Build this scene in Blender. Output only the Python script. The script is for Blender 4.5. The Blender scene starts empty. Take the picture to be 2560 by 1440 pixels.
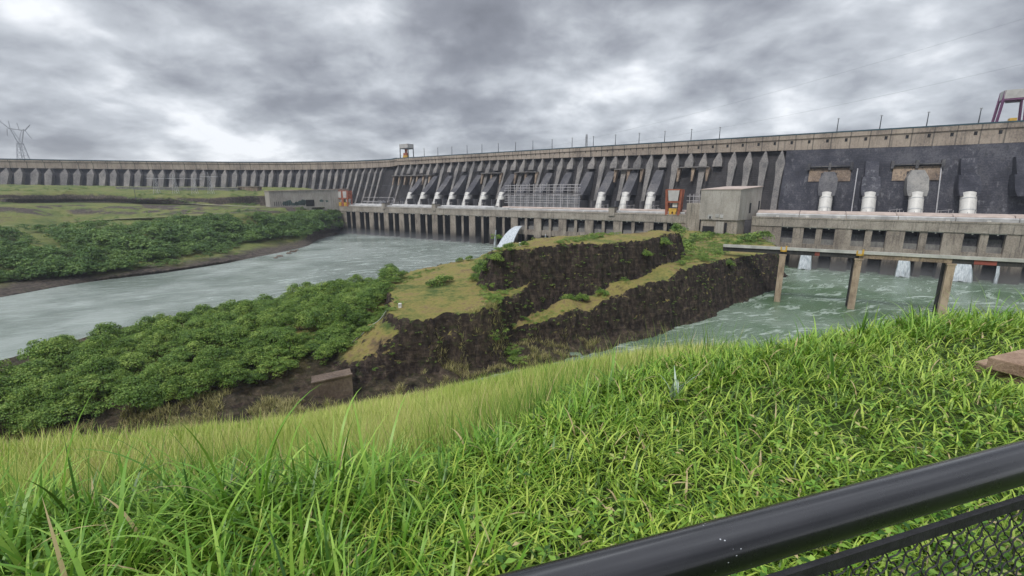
import bpy, math, random
import numpy as np
from mathutils import Vector, Matrix
random.seed(7)
rng = np.random.default_rng(11)
R = math.radians
# ------------------------------------------------------------------ camera
EYE = 70.0
scene = bpy.context.scene
cam_d = bpy.data.cameras.new("camera"); cam = bpy.data.objects.new("camera", cam_d)
scene.collection.objects.link(cam); scene.camera = cam
cam.location = (0, 0, EYE); cam.rotation_euler = (R(90 - 11.997), 0, 0)
cam_d.lens = 15.75; cam_d.sensor_width = 36; cam_d.clip_start = 0.05; cam_d.clip_end = 20000
# ------------------------------------------------------------------ sun and sky
SUN_EL, SUN_AZ = 52, 215            # elevation; compass azimuth (0 = the way the camera looks)
sd = bpy.data.lights.new("sun", 'SUN'); sun = bpy.data.objects.new("sun", sd); scene.collection.objects.link(sun)
sd.energy = 1.5; sd.angle = R(10); sd.color = (1.0, 0.96, 0.9)
_d = Vector((math.sin(R(SUN_AZ)) * math.cos(R(SUN_EL)), math.cos(R(SUN_AZ)) * math.cos(R(SUN_EL)), math.sin(R(SUN_EL))))
sun.rotation_euler = (-_d).to_track_quat('-Z', 'Y').to_euler(); sun.location = (0, 0, 400)
world = bpy.data.worlds.new("World"); scene.world = world; world.use_nodes = True
scene.view_settings.view_transform = 'Standard'; scene.view_settings.look = 'None'
scene.view_settings.exposure = 0.62; scene.view_settings.gamma = 1.0
scene.cycles.volume_bounces = 0; scene.cycles.max_bounces = 6; scene.cycles.transparent_max_bounces = 8
scene.cycles.use_denoising = True

class NT:
    """small node-graph helper"""
    def __init__(s, nt):
        s.nt = nt; nt.nodes.clear()
    def n(s, t, **kw):
        nd = s.nt.nodes.new(t)
        for k, v in kw.items():
            if k.startswith('i_'):
                key = k[2:]
                key = int(key) if key.isdigit() else key.replace('_', ' ')
                s.set(nd.inputs[key], v)
            else: setattr(nd, k, v)
        return nd
    def set(s, sock, v):
        if isinstance(v, bpy.types.NodeSocket): s.nt.links.new(v, sock)
        elif isinstance(v, bpy.types.Node): s.nt.links.new(v.outputs[0], sock)
        else: sock.default_value = v
    def math(s, op, a, b=0.0, c=None, clamp=False):
        nd = s.nt.nodes.new('ShaderNodeMath'); nd.operation = op; nd.use_clamp = clamp
        s.set(nd.inputs[0], a); s.set(nd.inputs[1], b)
        if c is not None: s.set(nd.inputs[2], c)
        return nd.outputs[0]
    def vmath(s, op, a, b=(0, 0, 0)):
        nd = s.nt.nodes.new('ShaderNodeVectorMath'); nd.operation = op
        s.set(nd.inputs[0], a)
        if op == 'SCALE': s.set(nd.inputs['Scale'], b)
        else: s.set(nd.inputs[1], b)
        return nd.outputs[0]
    def noise(s, vec, scale=1, detail=5, rough=.55, dist=0.0, lac=2.0):
        nd = s.nt.nodes.new('ShaderNodeTexNoise')
        if vec is not None: s.set(nd.inputs['Vector'], vec)
        nd.inputs['Scale'].default_value = scale; nd.inputs['Detail'].default_value = detail
        nd.inputs['Roughness'].default_value = rough; nd.inputs['Distortion'].default_value = dist
        nd.inputs['Lacunarity'].default_value = lac
        return nd.outputs['Fac']
    def ramp(s, fac, stops, interp='LINEAR'):
        nd = s.nt.nodes.new('ShaderNodeValToRGB'); nd.color_ramp.interpolation = interp
        el = nd.color_ramp.elements
        for i, (p, c) in enumerate(stops):
            e = el[i] if i < 2 else el.new(p)
            e.position = p
            if not isinstance(c, (tuple, list)): c = (c, c, c)
            e.color = (*c, 1) if len(c) == 3 else c
        s.set(nd.inputs[0], fac); return nd.outputs[0]
    def mix(s, f, a, b, blend='MIX'):
        nd = s.nt.nodes.new('ShaderNodeMix'); nd.data_type = 'RGBA'; nd.blend_type = blend
        s.set(nd.inputs[0], f)
        for sock, v in ((nd.inputs[6], a), (nd.inputs[7], b)):
            if isinstance(v, tuple) and len(v) == 3: v = (*v, 1)
            s.set(sock, v)
        return nd.outputs[2]
    def smooth(s, v, a, b):
        nd = s.nt.nodes.new('ShaderNodeMapRange'); nd.interpolation_type = 'SMOOTHSTEP'
        s.set(nd.inputs[0], v); nd.inputs[1].default_value = a; nd.inputs[2].default_value = b
        return nd.outputs[0]
    def stretch(s, vec, sc, rot=(0, 0, 0)):
        nd = s.nt.nodes.new('ShaderNodeMapping'); s.set(nd.inputs[0], vec)
        nd.inputs['Scale'].default_value = sc; nd.inputs['Rotation'].default_value = rot
        return nd.outputs[0]

def build_sky():
    g = NT(world.node_tree)
    tc = g.n('ShaderNodeTexCoord'); d = g.vmath('NORMALIZE', tc.outputs['Generated'])
    sp = g.n('ShaderNodeSeparateXYZ', i_0=d)
    z = g.math('MAXIMUM', sp.outputs[2], 0.0)
    den = g.math('ADD', z, 0.34)
    px = g.math('DIVIDE', sp.outputs[0], den); py = g.math('DIVIDE', sp.outputs[1], den)
    cv = g.n('ShaderNodeCombineXYZ', i_0=px, i_1=py, i_2=0.0)
    off = g.vmath('ADD', cv.outputs[0], (5.3, 1.9, 0.7))
    big = g.noise(off, .80, 3, .5, .2)
    mid = g.noise(off, 2.0, 6, .50, .2)
    fine = g.noise(off, 6.0, 7, .52, .2)
    v = g.math('ADD', g.math('MULTIPLY', big, .42), g.math('ADD', g.math('MULTIPLY', mid, .58), g.math('MULTIPLY', fine, .25)))
    # the cloud deck thins out low over the dam
    low = g.smooth(sp.outputs[2], .25, .04)
    v = g.math('ADD', v, g.math('MULTIPLY', low, .055))
    brk = g.n('ShaderNodeVectorMath', operation='DOT_PRODUCT'); g.set(brk.inputs[0], d); brk.inputs[1].default_value = (.300, .945, .125)
    v = g.math('ADD', v, g.math('MULTIPLY', g.smooth(brk.outputs['Value'], .93, 1.0), .022))      # thinner cloud low over the middle of the dam
    col = g.ramp(v, [(.485, (.160, .167, .190)), (.575, (.232, .243, .272)), (.632, (.335, .352, .384)),
                     (.70, (.50, .525, .56)), (.775, (.80, .82, .85))])
    zb = g.math('MULTIPLY_ADD', g.smooth(sp.outputs[2], .40, .85), 2.9, 1.0)
    sky = g.n('ShaderNodeTexSky'); sky.sky_type = 'NISHITA'; sky.sun_disc = False
    sky.sun_elevation = R(SUN_EL); sky.sun_rotation = R(SUN_AZ)
    clouds = g.vmath('SCALE', col, g.math('MULTIPLY', zb, 8.6))
    tot = g.mix(.94, sky.outputs[0], clouds)
    bg = g.n('ShaderNodeBackground', i_Color=tot, i_Strength=.1)
    g.n('ShaderNodeOutputWorld', i_Surface=bg)
build_sky()

# ------------------------------------------------------------------ measuring the photograph
PF, PITCH = 1120.0, R(11.997); PC, PS = math.cos(PITCH), math.sin(PITCH)
def ray(x, y):
    a = (x - 1280) / PF; b = (720 - y) / PF
    return a, PC + PS * b, -PS + PC * b
def P(x, y, z):
    r = ray(x, y); t = (z - EYE) / r[2]; return np.array((r[0] * t, r[1] * t, z))
def PD(x, y, d):
    r = ray(x, y); t = d / r[1]; return np.array((r[0] * t, d, EYE + r[2] * t))
def PPX(X, Y, Z):
    Z = Z - EYE; d = Y * PC - Z * PS; u = Y * PS + Z * PC
    return 1280 + PF * X / d, 720 - PF * u / d
# dam coordinates: s along the powerhouse front, u upstream of it
A0 = np.array((-307.721, 804.5275)); US = np.array((.8338977, -.5519190)); UN = np.array((.5519190, .8338977))
DROT = math.atan2(US[1], US[0])
def DW(s, u, z=0.0):
    p = A0 + US * s + UN * u; return np.array((p[0], p[1], z))

# ------------------------------------------------------------------ object helpers
def link(o): scene.collection.objects.link(o); return o
def tag(o, label=None, cat=None, group=None, kind=None):
    if label: o['label'] = label
    if cat: o['category'] = cat
    if group: o['group'] = group
    if kind: o['kind'] = kind
    return o
def empty(name, loc, label, cat, group=None, rz=0.0):
    o = bpy.data.objects.new(name, None); o.location = tuple(loc); o.rotation_euler = (0, 0, rz); o.empty_display_size = .5
    link(o); return tag(o, label, cat, group)
class MB:
    def __init__(s): s.v = []; s.f = []
    def add(s, vs, fs):
        b = len(s.v); s.v += [tuple(map(float, q)) for q in vs]; s.f += [tuple(b + i for i in f) for f in fs]; return s
    def hexa(s, p):   # 8 points, bottom ring then top ring, counter-clockwise seen from above
        return s.add(p, [(3, 2, 1, 0), (4, 5, 6, 7), (0, 1, 5, 4), (1, 2, 6, 5), (2, 3, 7, 6), (3, 0, 4, 7)])
    def box(s, x0, x1, y0, y1, z0, z1):
        return s.hexa([(x0, y0, z0), (x1, y0, z0), (x1, y1, z0), (x0, y1, z0), (x0, y0, z1), (x1, y0, z1), (x1, y1, z1), (x0, y1, z1)])
    def dbox(s, s0, s1, u0, u1, z0, z1):
        return s.hexa([DW(s0, u0, z0), DW(s1, u0, z0), DW(s1, u1, z0), DW(s0, u1, z0), DW(s0, u0, z1), DW(s1, u0, z1), DW(s1, u1, z1), DW(s0, u1, z1)])
    def bar(s, a, b, w, h=None, n=4):
        a = Vector(a); b = Vector(b); d = (b - a).normalized(); h = h or w
        up = Vector((0, 0, 1)) if abs(d.z) < .95 else Vector((0, 1, 0))
        x = d.cross(up).normalized(); y = x.cross(d).normalized(); vs = []
        for p in (a, b):
            for i in range(n):
                t = 2 * math.pi * (i + .5) / n; k = 1 / math.cos(math.pi / n) if n == 4 else 1
                vs.append(p + x * math.cos(t) * w / 2 * k + y * math.sin(t) * h / 2 * k)
        fs = [tuple(range(n)), tuple(range(2 * n - 1, n - 1, -1))] + [(i, i + n, (i + 1) % n + n, (i + 1) % n) for i in range(n)]
        return s.add(vs, fs)
    def tube(s, pts, rad, n=10, cap=True):
        pts = [Vector(p) for p in pts]; k = len(pts)
        rad = rad if isinstance(rad, (list, tuple)) else [rad] * k
        vs = []
        for i, p in enumerate(pts):
            d = (pts[min(i + 1, k - 1)] - pts[max(i - 1, 0)]).normalized()
            up = Vector((0, 0, 1)) if abs(d.z) < .9 else Vector((0, 1, 0))
            x = d.cross(up).normalized(); y = x.cross(d).normalized()
            for j in range(n):
                t = 2 * math.pi * j / n; vs.append(p + (x * math.cos(t) + y * math.sin(t)) * rad[i])
        fs = [(i * n + j, (i + 1) * n + j, (i + 1) * n + (j + 1) % n, i * n + (j + 1) % n) for i in range(k - 1) for j in range(n)]
        if cap: fs += [tuple(range(n)), tuple(range(k * n - 1, (k - 1) * n - 1, -1))]
        return s.add(vs, fs)
    def build(s, name, mat, parent=None, smooth=False):
        off = np.array((0., 0., 0.)); 
        if parent is not None:
            off = np.array(world_loc(parent))
        me = bpy.data.meshes.new(name)
        me.from_pydata([tuple(np.array(v) - off) for v in s.v], [], s.f); me.materials.append(mat)
        if smooth: me.polygons.foreach_set('use_smooth', [True] * len(me.polygons))
        o = link(bpy.data.objects.new(name, me)); o.parent = parent
        return o
def world_loc(o):
    l = Vector((0, 0, 0))
    while o is not None: l += o.location; o = o.parent
    return l
def copy_tree(o, parent=None):
    c = o.copy(); scene.collection.objects.link(c); c.parent = parent
    for ch in list(o.children): copy_tree(ch, c)
    return c
ORD = "first second third fourth fifth sixth seventh eighth ninth tenth eleventh twelfth thirteenth fourteenth fifteenth sixteenth seventeenth eighteenth nineteenth twentieth".split()

def np_mesh(name, V, F, mat, tone=None, smooth=False, parent=None):
    """V (n,3) array, F (m,4) or (m,3) array"""
    me = bpy.data.meshes.new(name); n, m, k = len(V), len(F), F.shape[1]
    me.vertices.add(n); me.vertices.foreach_set('co', np.ascontiguousarray(V, dtype=np.float32).ravel())
    me.loops.add(m * k); me.loops.foreach_set('vertex_index', np.ascontiguousarray(F, dtype=np.int32).ravel())
    me.polygons.add(m); me.polygons.foreach_set('loop_start', np.arange(0, m * k, k, dtype=np.int32))
    try: me.polygons.foreach_set('loop_total', np.full(m, k, dtype=np.int32))
    except Exception: pass
    if smooth: me.polygons.foreach_set('use_smooth', np.ones(m, dtype=bool))
    if tone is not None:
        at = me.color_attributes.new('tone', 'FLOAT_COLOR', 'POINT')
        c = np.ones((n, 4), dtype=np.float32); c[:, :tone.shape[1]] = tone; at.data.foreach_set('color', c.ravel())
    me.materials.append(mat); me.update(calc_edges=True); me.validate()
    o = link(bpy.data.objects.new(name, me)); o.parent = parent
    return o

# ------------------------------------------------------------------ materials
def new_mat(name):
    m = bpy.data.materials.new(name); m.use_nodes = True; return m, NT(m.node_tree)
def finish(g, col, rough=.8, bump=None, spec=.3, metal=0.0, bdist=1.0, bstr=.5, **kw):
    b = g.n('ShaderNodeBsdfPrincipled'); g.set(b.inputs['Base Color'], col if not (isinstance(col, tuple) and len(col) == 3) else (*col, 1))
    g.set(b.inputs['Roughness'], rough); g.set(b.inputs['Specular IOR Level'], spec); g.set(b.inputs['Metallic'], metal)
    if bump is not None:
        bp = g.n('ShaderNodeBump'); g.set(bp.inputs['Height'], bump); bp.inputs['Strength'].default_value = bstr; bp.inputs['Distance'].default_value = bdist
        g.set(b.inputs['Normal'], bp.outputs[0])
    for k, v in kw.items(): g.set(b.inputs[k.replace('_', ' ')], v)
    o = g.n('ShaderNodeOutputMaterial'); g.nt.links.new(b.outputs[0], o.inputs[0]); return b
def dam_vec(g):
    """world position turned into dam coordinates (along, upstream, up)"""
    geo = g.n('ShaderNodeNewGeometry')
    return g.stretch(geo.outputs['Position'], (1, 1, 1), (0, 0, -DROT))
def concrete(name, stops, streak=.5, lift=0.0, joint=None, bumps=.3, rough=.85, sc=1.0, stain=(.10, .095, .09), stainf=.5, wet=0, leak=0):
    """weathered concrete: broad patches, runs of dirt down the face, horizontal lifts, vertical joints"""
    m, g = new_mat(name); v = dam_vec(g)
    a = g.noise(g.stretch(v, (.05 * sc, .05 * sc, .035 * sc)), 1, 6, .6)
    run = g.noise(g.stretch(v, (.42 * sc, .42 * sc, .028 * sc)), 1, 5, .65)
    fine = g.noise(g.stretch(v, (.9 * sc, .9 * sc, .6 * sc)), 1, 5, .6)
    col = g.ramp(g.math('ADD', g.math('MULTIPLY', a, .6), g.math('MULTIPLY', fine, .4)), stops)
    if streak: col = g.mix(g.math('MULTIPLY', g.smooth(run, .50, .72), stainf), col, stain)
    h = g.math('ADD', g.math('MULTIPLY', fine, .5), a)
    if lift:
        sp = g.n('ShaderNodeSeparateXYZ', i_0=v)
        w = g.math('FRACT', g.math('DIVIDE', sp.outputs[2], lift))
        w = g.math('LESS_THAN', w, .12)
        br = g.noise(g.stretch(v, (.15, .15, .6)), 1, 3, .6)
        col = g.mix(g.math('MULTIPLY', w, g.math('MULTIPLY', g.smooth(br, .46, .66), .22)), col, (.22, .22, .23))
    if joint:
        sp = g.n('ShaderNodeSeparateXYZ', i_0=v)
        w = g.math('LESS_THAN', g.math('ABSOLUTE', g.math('SUBTRACT', g.math('FRACT', g.math('DIVIDE', sp.outputs[0], joint)), .5)), .55 / joint)
        col = g.mix(g.math('MULTIPLY', w, .7), col, (.07, .065, .06))
    if leak:   # pale mineral runs down the face
        rn = g.noise(g.stretch(v, (.30, .30, .018)), 1, 6, .7)
        pt = g.noise(g.stretch(v, (.03, .03, .05)), 1, 4, .6)
        col = g.mix(g.math('MULTIPLY', g.math('MULTIPLY', g.smooth(rn, .52, .68), g.smooth(pt, .38, .6)), leak), col, (.21, .21, .225))
    if wet:
        sp = g.n('ShaderNodeSeparateXYZ', i_0=v)
        lvl = g.math('ADD', sp.outputs[2], g.math('MULTIPLY', g.math('SUBTRACT', run, .5), 26))
        col = g.mix(g.math('MULTIPLY', g.smooth(lvl, wet + 9, wet - 3), .88), col, (.028, .026, .024))
    finish(g, col, rough, h, .2, bdist=.6, bstr=bumps)
    return m
M = {}
M['wall'] = concrete('crest_concrete', [(.35, (.15, .125, .11)), (.5, (.31, .26, .215)), (.62, (.39, .33, .275))], joint=16.6, stainf=.75, stain=(.12, .11, .10))
M['face'] = concrete('blackened_concrete', [(.38, (.020, .021, .029)), (.5, (.040, .041, .053)), (.62, (.085, .085, .097))], lift=2.5, leak=.55, stain=(.028, .028, .032), stainf=.8)
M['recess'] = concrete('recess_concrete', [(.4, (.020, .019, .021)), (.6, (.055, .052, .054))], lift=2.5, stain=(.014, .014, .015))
M['buttress'] = concrete('buttress_concrete', [(.38, (.10, .096, .096)), (.5, (.18, .17, .162)), (.62, (.27, .25, .23))], stainf=.8, stain=(.07, .07, .075))
M['head'] = concrete('penstock_head_concrete', [(.38, (.14, .14, .14)), (.6, (.27, .26, .24))], stainf=.6, stain=(.09, .09, .09))
M['block'] = concrete('penstock_block_concrete', [(.38, (.050, .050, .058)), (.5, (.082, .081, .088)), (.62, (.14, .135, .135))], stainf=.7, lift=2.5, stain=(.035, .035, .04))
M['power'] = concrete('powerhouse_concrete', [(.36, (.17, .15, .13)), (.5, (.29, .26, .22)), (.62, (.38, .345, .30))], sc=1.6, stainf=.85, stain=(.085, .077, .07))
M['pier'] = concrete('pier_concrete', [(.36, (.12, .10, .085)), (.5, (.25, .215, .18)), (.62, (.35, .31, .26))], sc=1.6, stainf=.85, stain=(.06, .055, .05), wet=9)
M['dark'] = concrete('dark_concrete', [(.4, (.020, .021, .023)), (.6, (.055, .053, .052))], sc=1.6, stain=(.015, .015, .016))  # plain near-black concrete tone, shared by pier webs, back walls, girders and doors
M['stained'] = concrete('rust_stained_concrete', [(.36, (.10, .075, .06)), (.5, (.23, .175, .13)), (.62, (.36, .28, .205))], sc=1.2, stainf=.95, stain=(.05, .045, .045))
M['building'] = concrete('board_concrete', [(.36, (.24, .225, .20)), (.5, (.33, .31, .28)), (.62, (.40, .38, .35))], sc=1.5, stainf=.6, stain=(.16, .15, .14))
M['pillar'] = concrete('bridge_concrete', [(.38, (.20, .15, .11)), (.5, (.36, .28, .21)), (.62, (.42, .34, .26))], sc=4, stainf=.7, stain=(.07, .055, .04))
def plain(name, col, rough=.5, var=.25, sc=1.0, spec=.4, metal=0.0):
    m, g = new_mat(name); tc = g.n('ShaderNodeTexCoord')
    n = g.noise(tc.outputs['Object'], sc, 5, .6)
    c2 = tuple(c * (1 - var) for c in col); c1 = tuple(min(1, c * (1 + var * .4)) for c in col)
    finish(g, g.ramp(n, [(.35, c2), (.65, c1)]), rough, n, spec, metal, bdist=.05, bstr=.2); return m
M['white'] = plain('white_painted_steel', (.56, .55, .52), .45, .16, .25)
M['band'] = plain('grey_steel_band', (.42, .43, .44), .5, .2, .3)
M['duct'] = plain('white_roofing', (.44, .44, .435), .5, .3, .15)
M['pink'] = plain('faded_pink_roofing', (.42, .345, .30), .8, .25, .12)
M['orange'] = plain('faded_orange_steel', (.34, .105, .055), .6, .35, .3)
M['yellow'] = plain('yellow_steel', (.55, .34, .05), .5, .25, .4)
M['greypanel'] = plain('grey_cladding', (.42, .41, .40), .6, .2, .2)
M['purple'] = plain('purple_steel', (.15, .055, .13), .5, .3, .3)
M['steel'] = plain('galvanised_steel', (.30, .31, .33), .5, .25, .4)
M['darksteel'] = plain('dark_steel', (.07, .08, .09), .5, .25, .4)
M['teal'] = plain('dark_teal_railing', (.03, .07, .09), .6, .3, .4)
M['scaf'] = plain('white_scaffold_tube', (.42, .41, .42), .5, .2, .2)
M['opening'] = plain('unlit_opening', (.015, .015, .017), .9, .3, .3)
M['glass'] = plain('dark_window_glass', (.03, .035, .04), .15, .2, .3)
M['rock_white'] = plain('whitewashed_block', (.62, .61, .57), .8, .2, 1.0)
M['palewire'] = plain('pale_steel', (.42, .42, .44), .5, .2, .2)
M['mural'] = plain('green_wall_paint', (.06, .10, .09), .8, .6, .12)
M['red'] = plain('faded_red_paint', (.25, .06, .045), .7, .3, .2)
M['rubble'] = concrete('brown_block_concrete', [(.36, (.06, .045, .036)), (.5, (.12, .09, .07)), (.62, (.18, .14, .11))], sc=1.5, streak=0, lift=1.6, stain=(.04, .03, .025))

# ------------------------------------------------------------------ numpy value noise
_tab = rng.random((512, 512)).astype(np.float64)
def vnoise(x, y):
    xi = np.floor(x).astype(int); yi = np.floor(y).astype(int); fx = x - xi; fy = y - yi
    fx = fx * fx * (3 - 2 * fx); fy = fy * fy * (3 - 2 * fy)
    a = _tab[xi % 512, yi % 512]; b = _tab[(xi + 1) % 512, yi % 512]; c = _tab[xi % 512, (yi + 1) % 512]; d = _tab[(xi + 1) % 512, (yi + 1) % 512]
    return (a * (1 - fx) + b * fx) * (1 - fy) + (c * (1 - fx) + d * fx) * fy
def fbm(x, y, o=4, g=.5):
    s = 0; a = 1; t = 0
    for i in range(o):
        s = s + a * vnoise(x * 2 ** i + 17.3 * i, y * 2 ** i + 5.1 * i); t += a; a *= g
    return s / t
def grid_faces(nr, nc):
    i = np.arange(nr - 1)[:, None] * nc + np.arange(nc - 1)[None, :]
    i = i.ravel(); return np.stack([i, i + 1, i + 1 + nc, i + nc], 1)

# ------------------------------------------------------------------ land materials
def land_mat(name, greens, rocks, steep=(.55, .78), low=(4., 11.), lowrock=.8, gscale=.06, rocksc=1.0, cut=None):
    m, g = new_mat(name); geo = g.n('ShaderNodeNewGeometry'); pos = geo.outputs['Position']
    sp = g.n('ShaderNodeSeparateXYZ', i_0=pos); nz = g.n('ShaderNodeSeparateXYZ', i_0=geo.outputs['True Normal']).outputs[2]
    a = g.noise(pos, gscale, 6, .62); b = g.noise(pos, gscale * 7, 5, .6); c = g.noise(pos, .9, 4, .6)
    grass = g.ramp(g.math('ADD', g.math('MULTIPLY', a, .65), g.math('MULTIPLY', b, .35)), greens)
    grass = g.mix(g.math('MULTIPLY', g.smooth(c, .45, .75), .35), grass, (.05, .07, .02))
    rv = g.noise(g.stretch(pos, (.42 * rocksc, .42 * rocksc, .24 * rocksc)), 1, 9, .74)
    rs = g.noise(g.stretch(pos, (.12, .12, 1.1)), 1, 4, .6)
    rk = g.ramp(g.math('ADD', g.math('MULTIPLY', rv, .75), g.math('MULTIPLY', rs, .25)), rocks)
    fl = g.smooth(g.math('ADD', nz, g.math('MULTIPLY', g.math('SUBTRACT', b, .5), .35)), steep[0], steep[1])
    lo = g.smooth(g.math('ADD', sp.outputs[2], g.math('MULTIPLY', g.math('SUBTRACT', a, .5), 14)), low[0], low[1])
    if cut:   # quarried cutting between the two roads
        band = g.math('MULTIPLY', g.smooth(sp.outputs[2], cut[0] - 2, cut[0] + 1), g.smooth(sp.outputs[2], cut[1] + 1, cut[1] - 1))
        pt = g.noise(g.stretch(pos, (.018, .03, .05)), 1, 5, .6)
        lo = g.math('MULTIPLY', lo, g.math('SUBTRACT', 1.0, g.math('MULTIPLY', band, g.smooth(pt, .50, .55))))
    lo = g.math('MAXIMUM', lo, 1 - lowrock)
    fac = g.math('MULTIPLY', fl, lo)
    h = g.math('ADD', rv, g.math('MULTIPLY', rs, .4))
    moss = g.math('MULTIPLY', g.smooth(g.noise(pos, .33, 6, .7), .54, .66), .55)
    rk = g.mix(moss, rk, (.035, .050, .016))
    finish(g, g.mix(fac, rk, grass), .92, h, .15, bdist=1.8, bstr=1.0); return m
M['peninsula'] = land_mat('peninsula_ground', [(.36, (.07, .11, .03)), (.44, (.17, .185, .055)), (.51, (.27, .235, .075)), (.58, (.25, .19, .085)), (.64, (.15, .105, .065)), (.7, (.10, .13, .035))],
                          [(.37, (.010, .008, .008)), (.48, (.033, .025, .022)), (.56, (.068, .051, .042)), (.65, (.14, .108, .083)), (.74, (.26, .22, .17))], low=(5, 12), lowrock=.92)
M['bank'] = land_mat('far_bank_ground', [(.36, (.05, .085, .025)), (.46, (.115, .145, .045)), (.56, (.175, .185, .06)), (.66, (.13, .105, .07))],
                     [(.38, (.035, .030, .028)), (.52, (.085, .070, .060)), (.64, (.17, .14, .11))], steep=(.55, .74), low=(3, 8), lowrock=1.0, gscale=.025, cut=(42, 52.5))
def slope_mat():
    m, g = new_mat('near_slope_ground'); geo = g.n('ShaderNodeNewGeometry'); pos = geo.outputs['Position']
    sp = g.n('ShaderNodeSeparateXYZ', i_0=pos)
    a = g.noise(pos, .05, 5, .6); b = g.noise(pos, .8, 6, .65); c = g.noise(pos, 14, 5, .6)
    far = g.ramp(g.math('ADD', g.math('MULTIPLY', a, .5), g.math('MULTIPLY', b, .5)), [(.35, (.22, .28, .065)), (.5, (.34, .40, .10)), (.65, (.42, .46, .15))])
    near = g.ramp(g.math('ADD', g.math('MULTIPLY', c, .6), g.math('MULTIPLY', b, .4)), [(.38, (.020, .035, .010)), (.55, (.045, .075, .018)), (.66, (.09, .08, .04))])
    f = g.smooth(sp.outputs[2], 68.3, 66.2)
    finish(g, g.mix(f, near, far), .95, c, .1, bdist=.03, bstr=.6); return m
M['slope'] = slope_mat()

# ------------------------------------------------------------------ water
def water_mat():
    m, g = new_mat('river_water'); geo = g.n('ShaderNodeNewGeometry'); pos = geo.outputs['Position']
    fl = g.stretch(pos, (1, 1, 1), (0, 0, R(-22)))
    warp = g.noise(pos, .018, 3, .5)
    wv = g.vmath('ADD', fl, g.vmath('SCALE', g.n('ShaderNodeCombineXYZ', i_0=warp, i_1=warp, i_2=0.0).outputs[0], 38.0))
    st = g.noise(g.stretch(wv, (.035, .13, 1)), 1, 7, .66, .6)
    st2 = g.noise(g.stretch(wv, (.10, .34, 1)), 1, 6, .62, .9)
    patch = g.noise(pos, .012, 4, .55)
    sp = g.n('ShaderNodeSeparateXYZ', i_0=pos)
    # the still, mirror-like reach lies downstream to the left; the tail-race is churned
    calm = g.smooth(g.math('ADD', sp.outputs[0], g.math('MULTIPLY', g.math('SUBTRACT', patch, .5), 160)), -110, -240)
    green = g.smooth(sp.outputs[0], -40, 110)
    base = g.mix(green, (.160, .195, .168), (.078, .140, .072))
    v = g.math('ADD', g.math('MULTIPLY', st, .62), g.math('MULTIPLY', st2, .38))
    foam = g.math('MULTIPLY', g.smooth(v, .50, .645), g.math('MULTIPLY_ADD', calm, -.55, .8))
    film = g.math('MULTIPLY', g.smooth(patch, .38, .60), g.math('MULTIPLY_ADD', calm, .30, .25))
    col = g.mix(film, base, (.45, .50, .47)); col = g.mix(foam, col, (.44, .50, .46))
    rip = g.noise(g.stretch(wv, (.35, .9, 1)), 1, 5, .65, .5)
    h = g.math('ADD', g.math('MULTIPLY', st2, .8), g.math('MULTIPLY', rip, .5))
    finish(g, col, g.math('MULTIPLY_ADD', foam, .4, .16), g.math('MULTIPLY', h, g.math('MULTIPLY_ADD', calm, -.6, 1.0)), .5, bdist=1.6, bstr=.7, IOR=1.33)
    return m
wm = MB().add([(-5000, -3000, 0), (5000, -3000, 0), (5000, 6000, 0), (-5000, 6000, 0)], [(0, 1, 2, 3)]).build('river_water', water_mat())
tag(wm, 'grey green river with pale foam streaks below the dam', 'river', kind='structure')

# ------------------------------------------------------------------ peninsula of cut rock between the two channels
def poly_px(L): return np.array([P(*q)[:2] if len(q) == 3 else q[:2] for q in L])
def sdf(poly, X, Y):
    """positive inside, metres"""
    d = np.full(X.shape, 1e9); ins = np.zeros(X.shape, bool); n = len(poly)
    for i in range(n):
        ax, ay = poly[i]; bx, by = poly[(i + 1) % n]; ex, ey = bx - ax, by - ay
        t = np.clip(((X - ax) * ex + (Y - ay) * ey) / (ex * ex + ey * ey + 1e-9), 0, 1)
        d = np.minimum(d, np.hypot(X - ax - t * ex, Y - ay - t * ey))
        c = ((ay > Y) != (by > Y)) & (X < (bx - ax) * (Y - ay) / (by - ay + 1e-12) + ax); ins ^= c
    return np.where(ins, d, -d)
def idw(pts, X, Y, p=2.4):
    w = 0; s = 0
    for x, y, z in pts:
        q = 1 / ((X - x) ** 2 + (Y - y) ** 2 + 9) ** (p / 2); w = w + q; s = s + q * z
    return s / w
def mesa(poly3, X, Y, slope, nz, extra=(), rim=1.0):
    pts = [P(*q) if q[0] != 'w' else np.array(q[1:]) for q in poly3]
    poly = np.array([q[:2] for q in pts]); d = sdf(poly, X, Y) + nz
    top = idw(list(pts) + [P(*q) if q[0] != 'w' else np.array(q[1:]) for q in extra], X, Y)
    return np.where(d > 0, top - rim * np.exp(-np.maximum(d, 0) / 1.5), top - rim + slope * d)
def W(s, u, z): q = DW(s, u, z); return ('w', q[0], q[1], q[2])
T1 = [(1702, 582, 45), (1616, 598, 45), (1496, 607, 45), (1420, 608, 45), (1359, 614, 44.5), (1286, 621, 44), (1240, 628, 43), (1212, 640, 39), (1222, 628, 39), (1290, 603, 44), (1350, 595, 45), (1400, 587, 46), (1500, 583, 46), (1600, 581, 46), (1640, 575, 47), (1700, 577, 46)]
LG = [(1934, 628, 27), (1922, 631, 27), (1850, 641, 28), (1745, 660, 29.8), (1659, 698, 25.4), (1556, 737, 20.2), (1470, 776, 15.5), (1337, 808, 13.2), (1255, 826, 10.5), (1290, 803, 12), (1337, 778, 14), (1410, 742, 21), (1548, 694, 27), (1651, 661, 30), (1695, 632, 31), W(575, -4, 32), W(575, 6, 31), W(656, 6, 30), (1938, 612, 28)]
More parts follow.
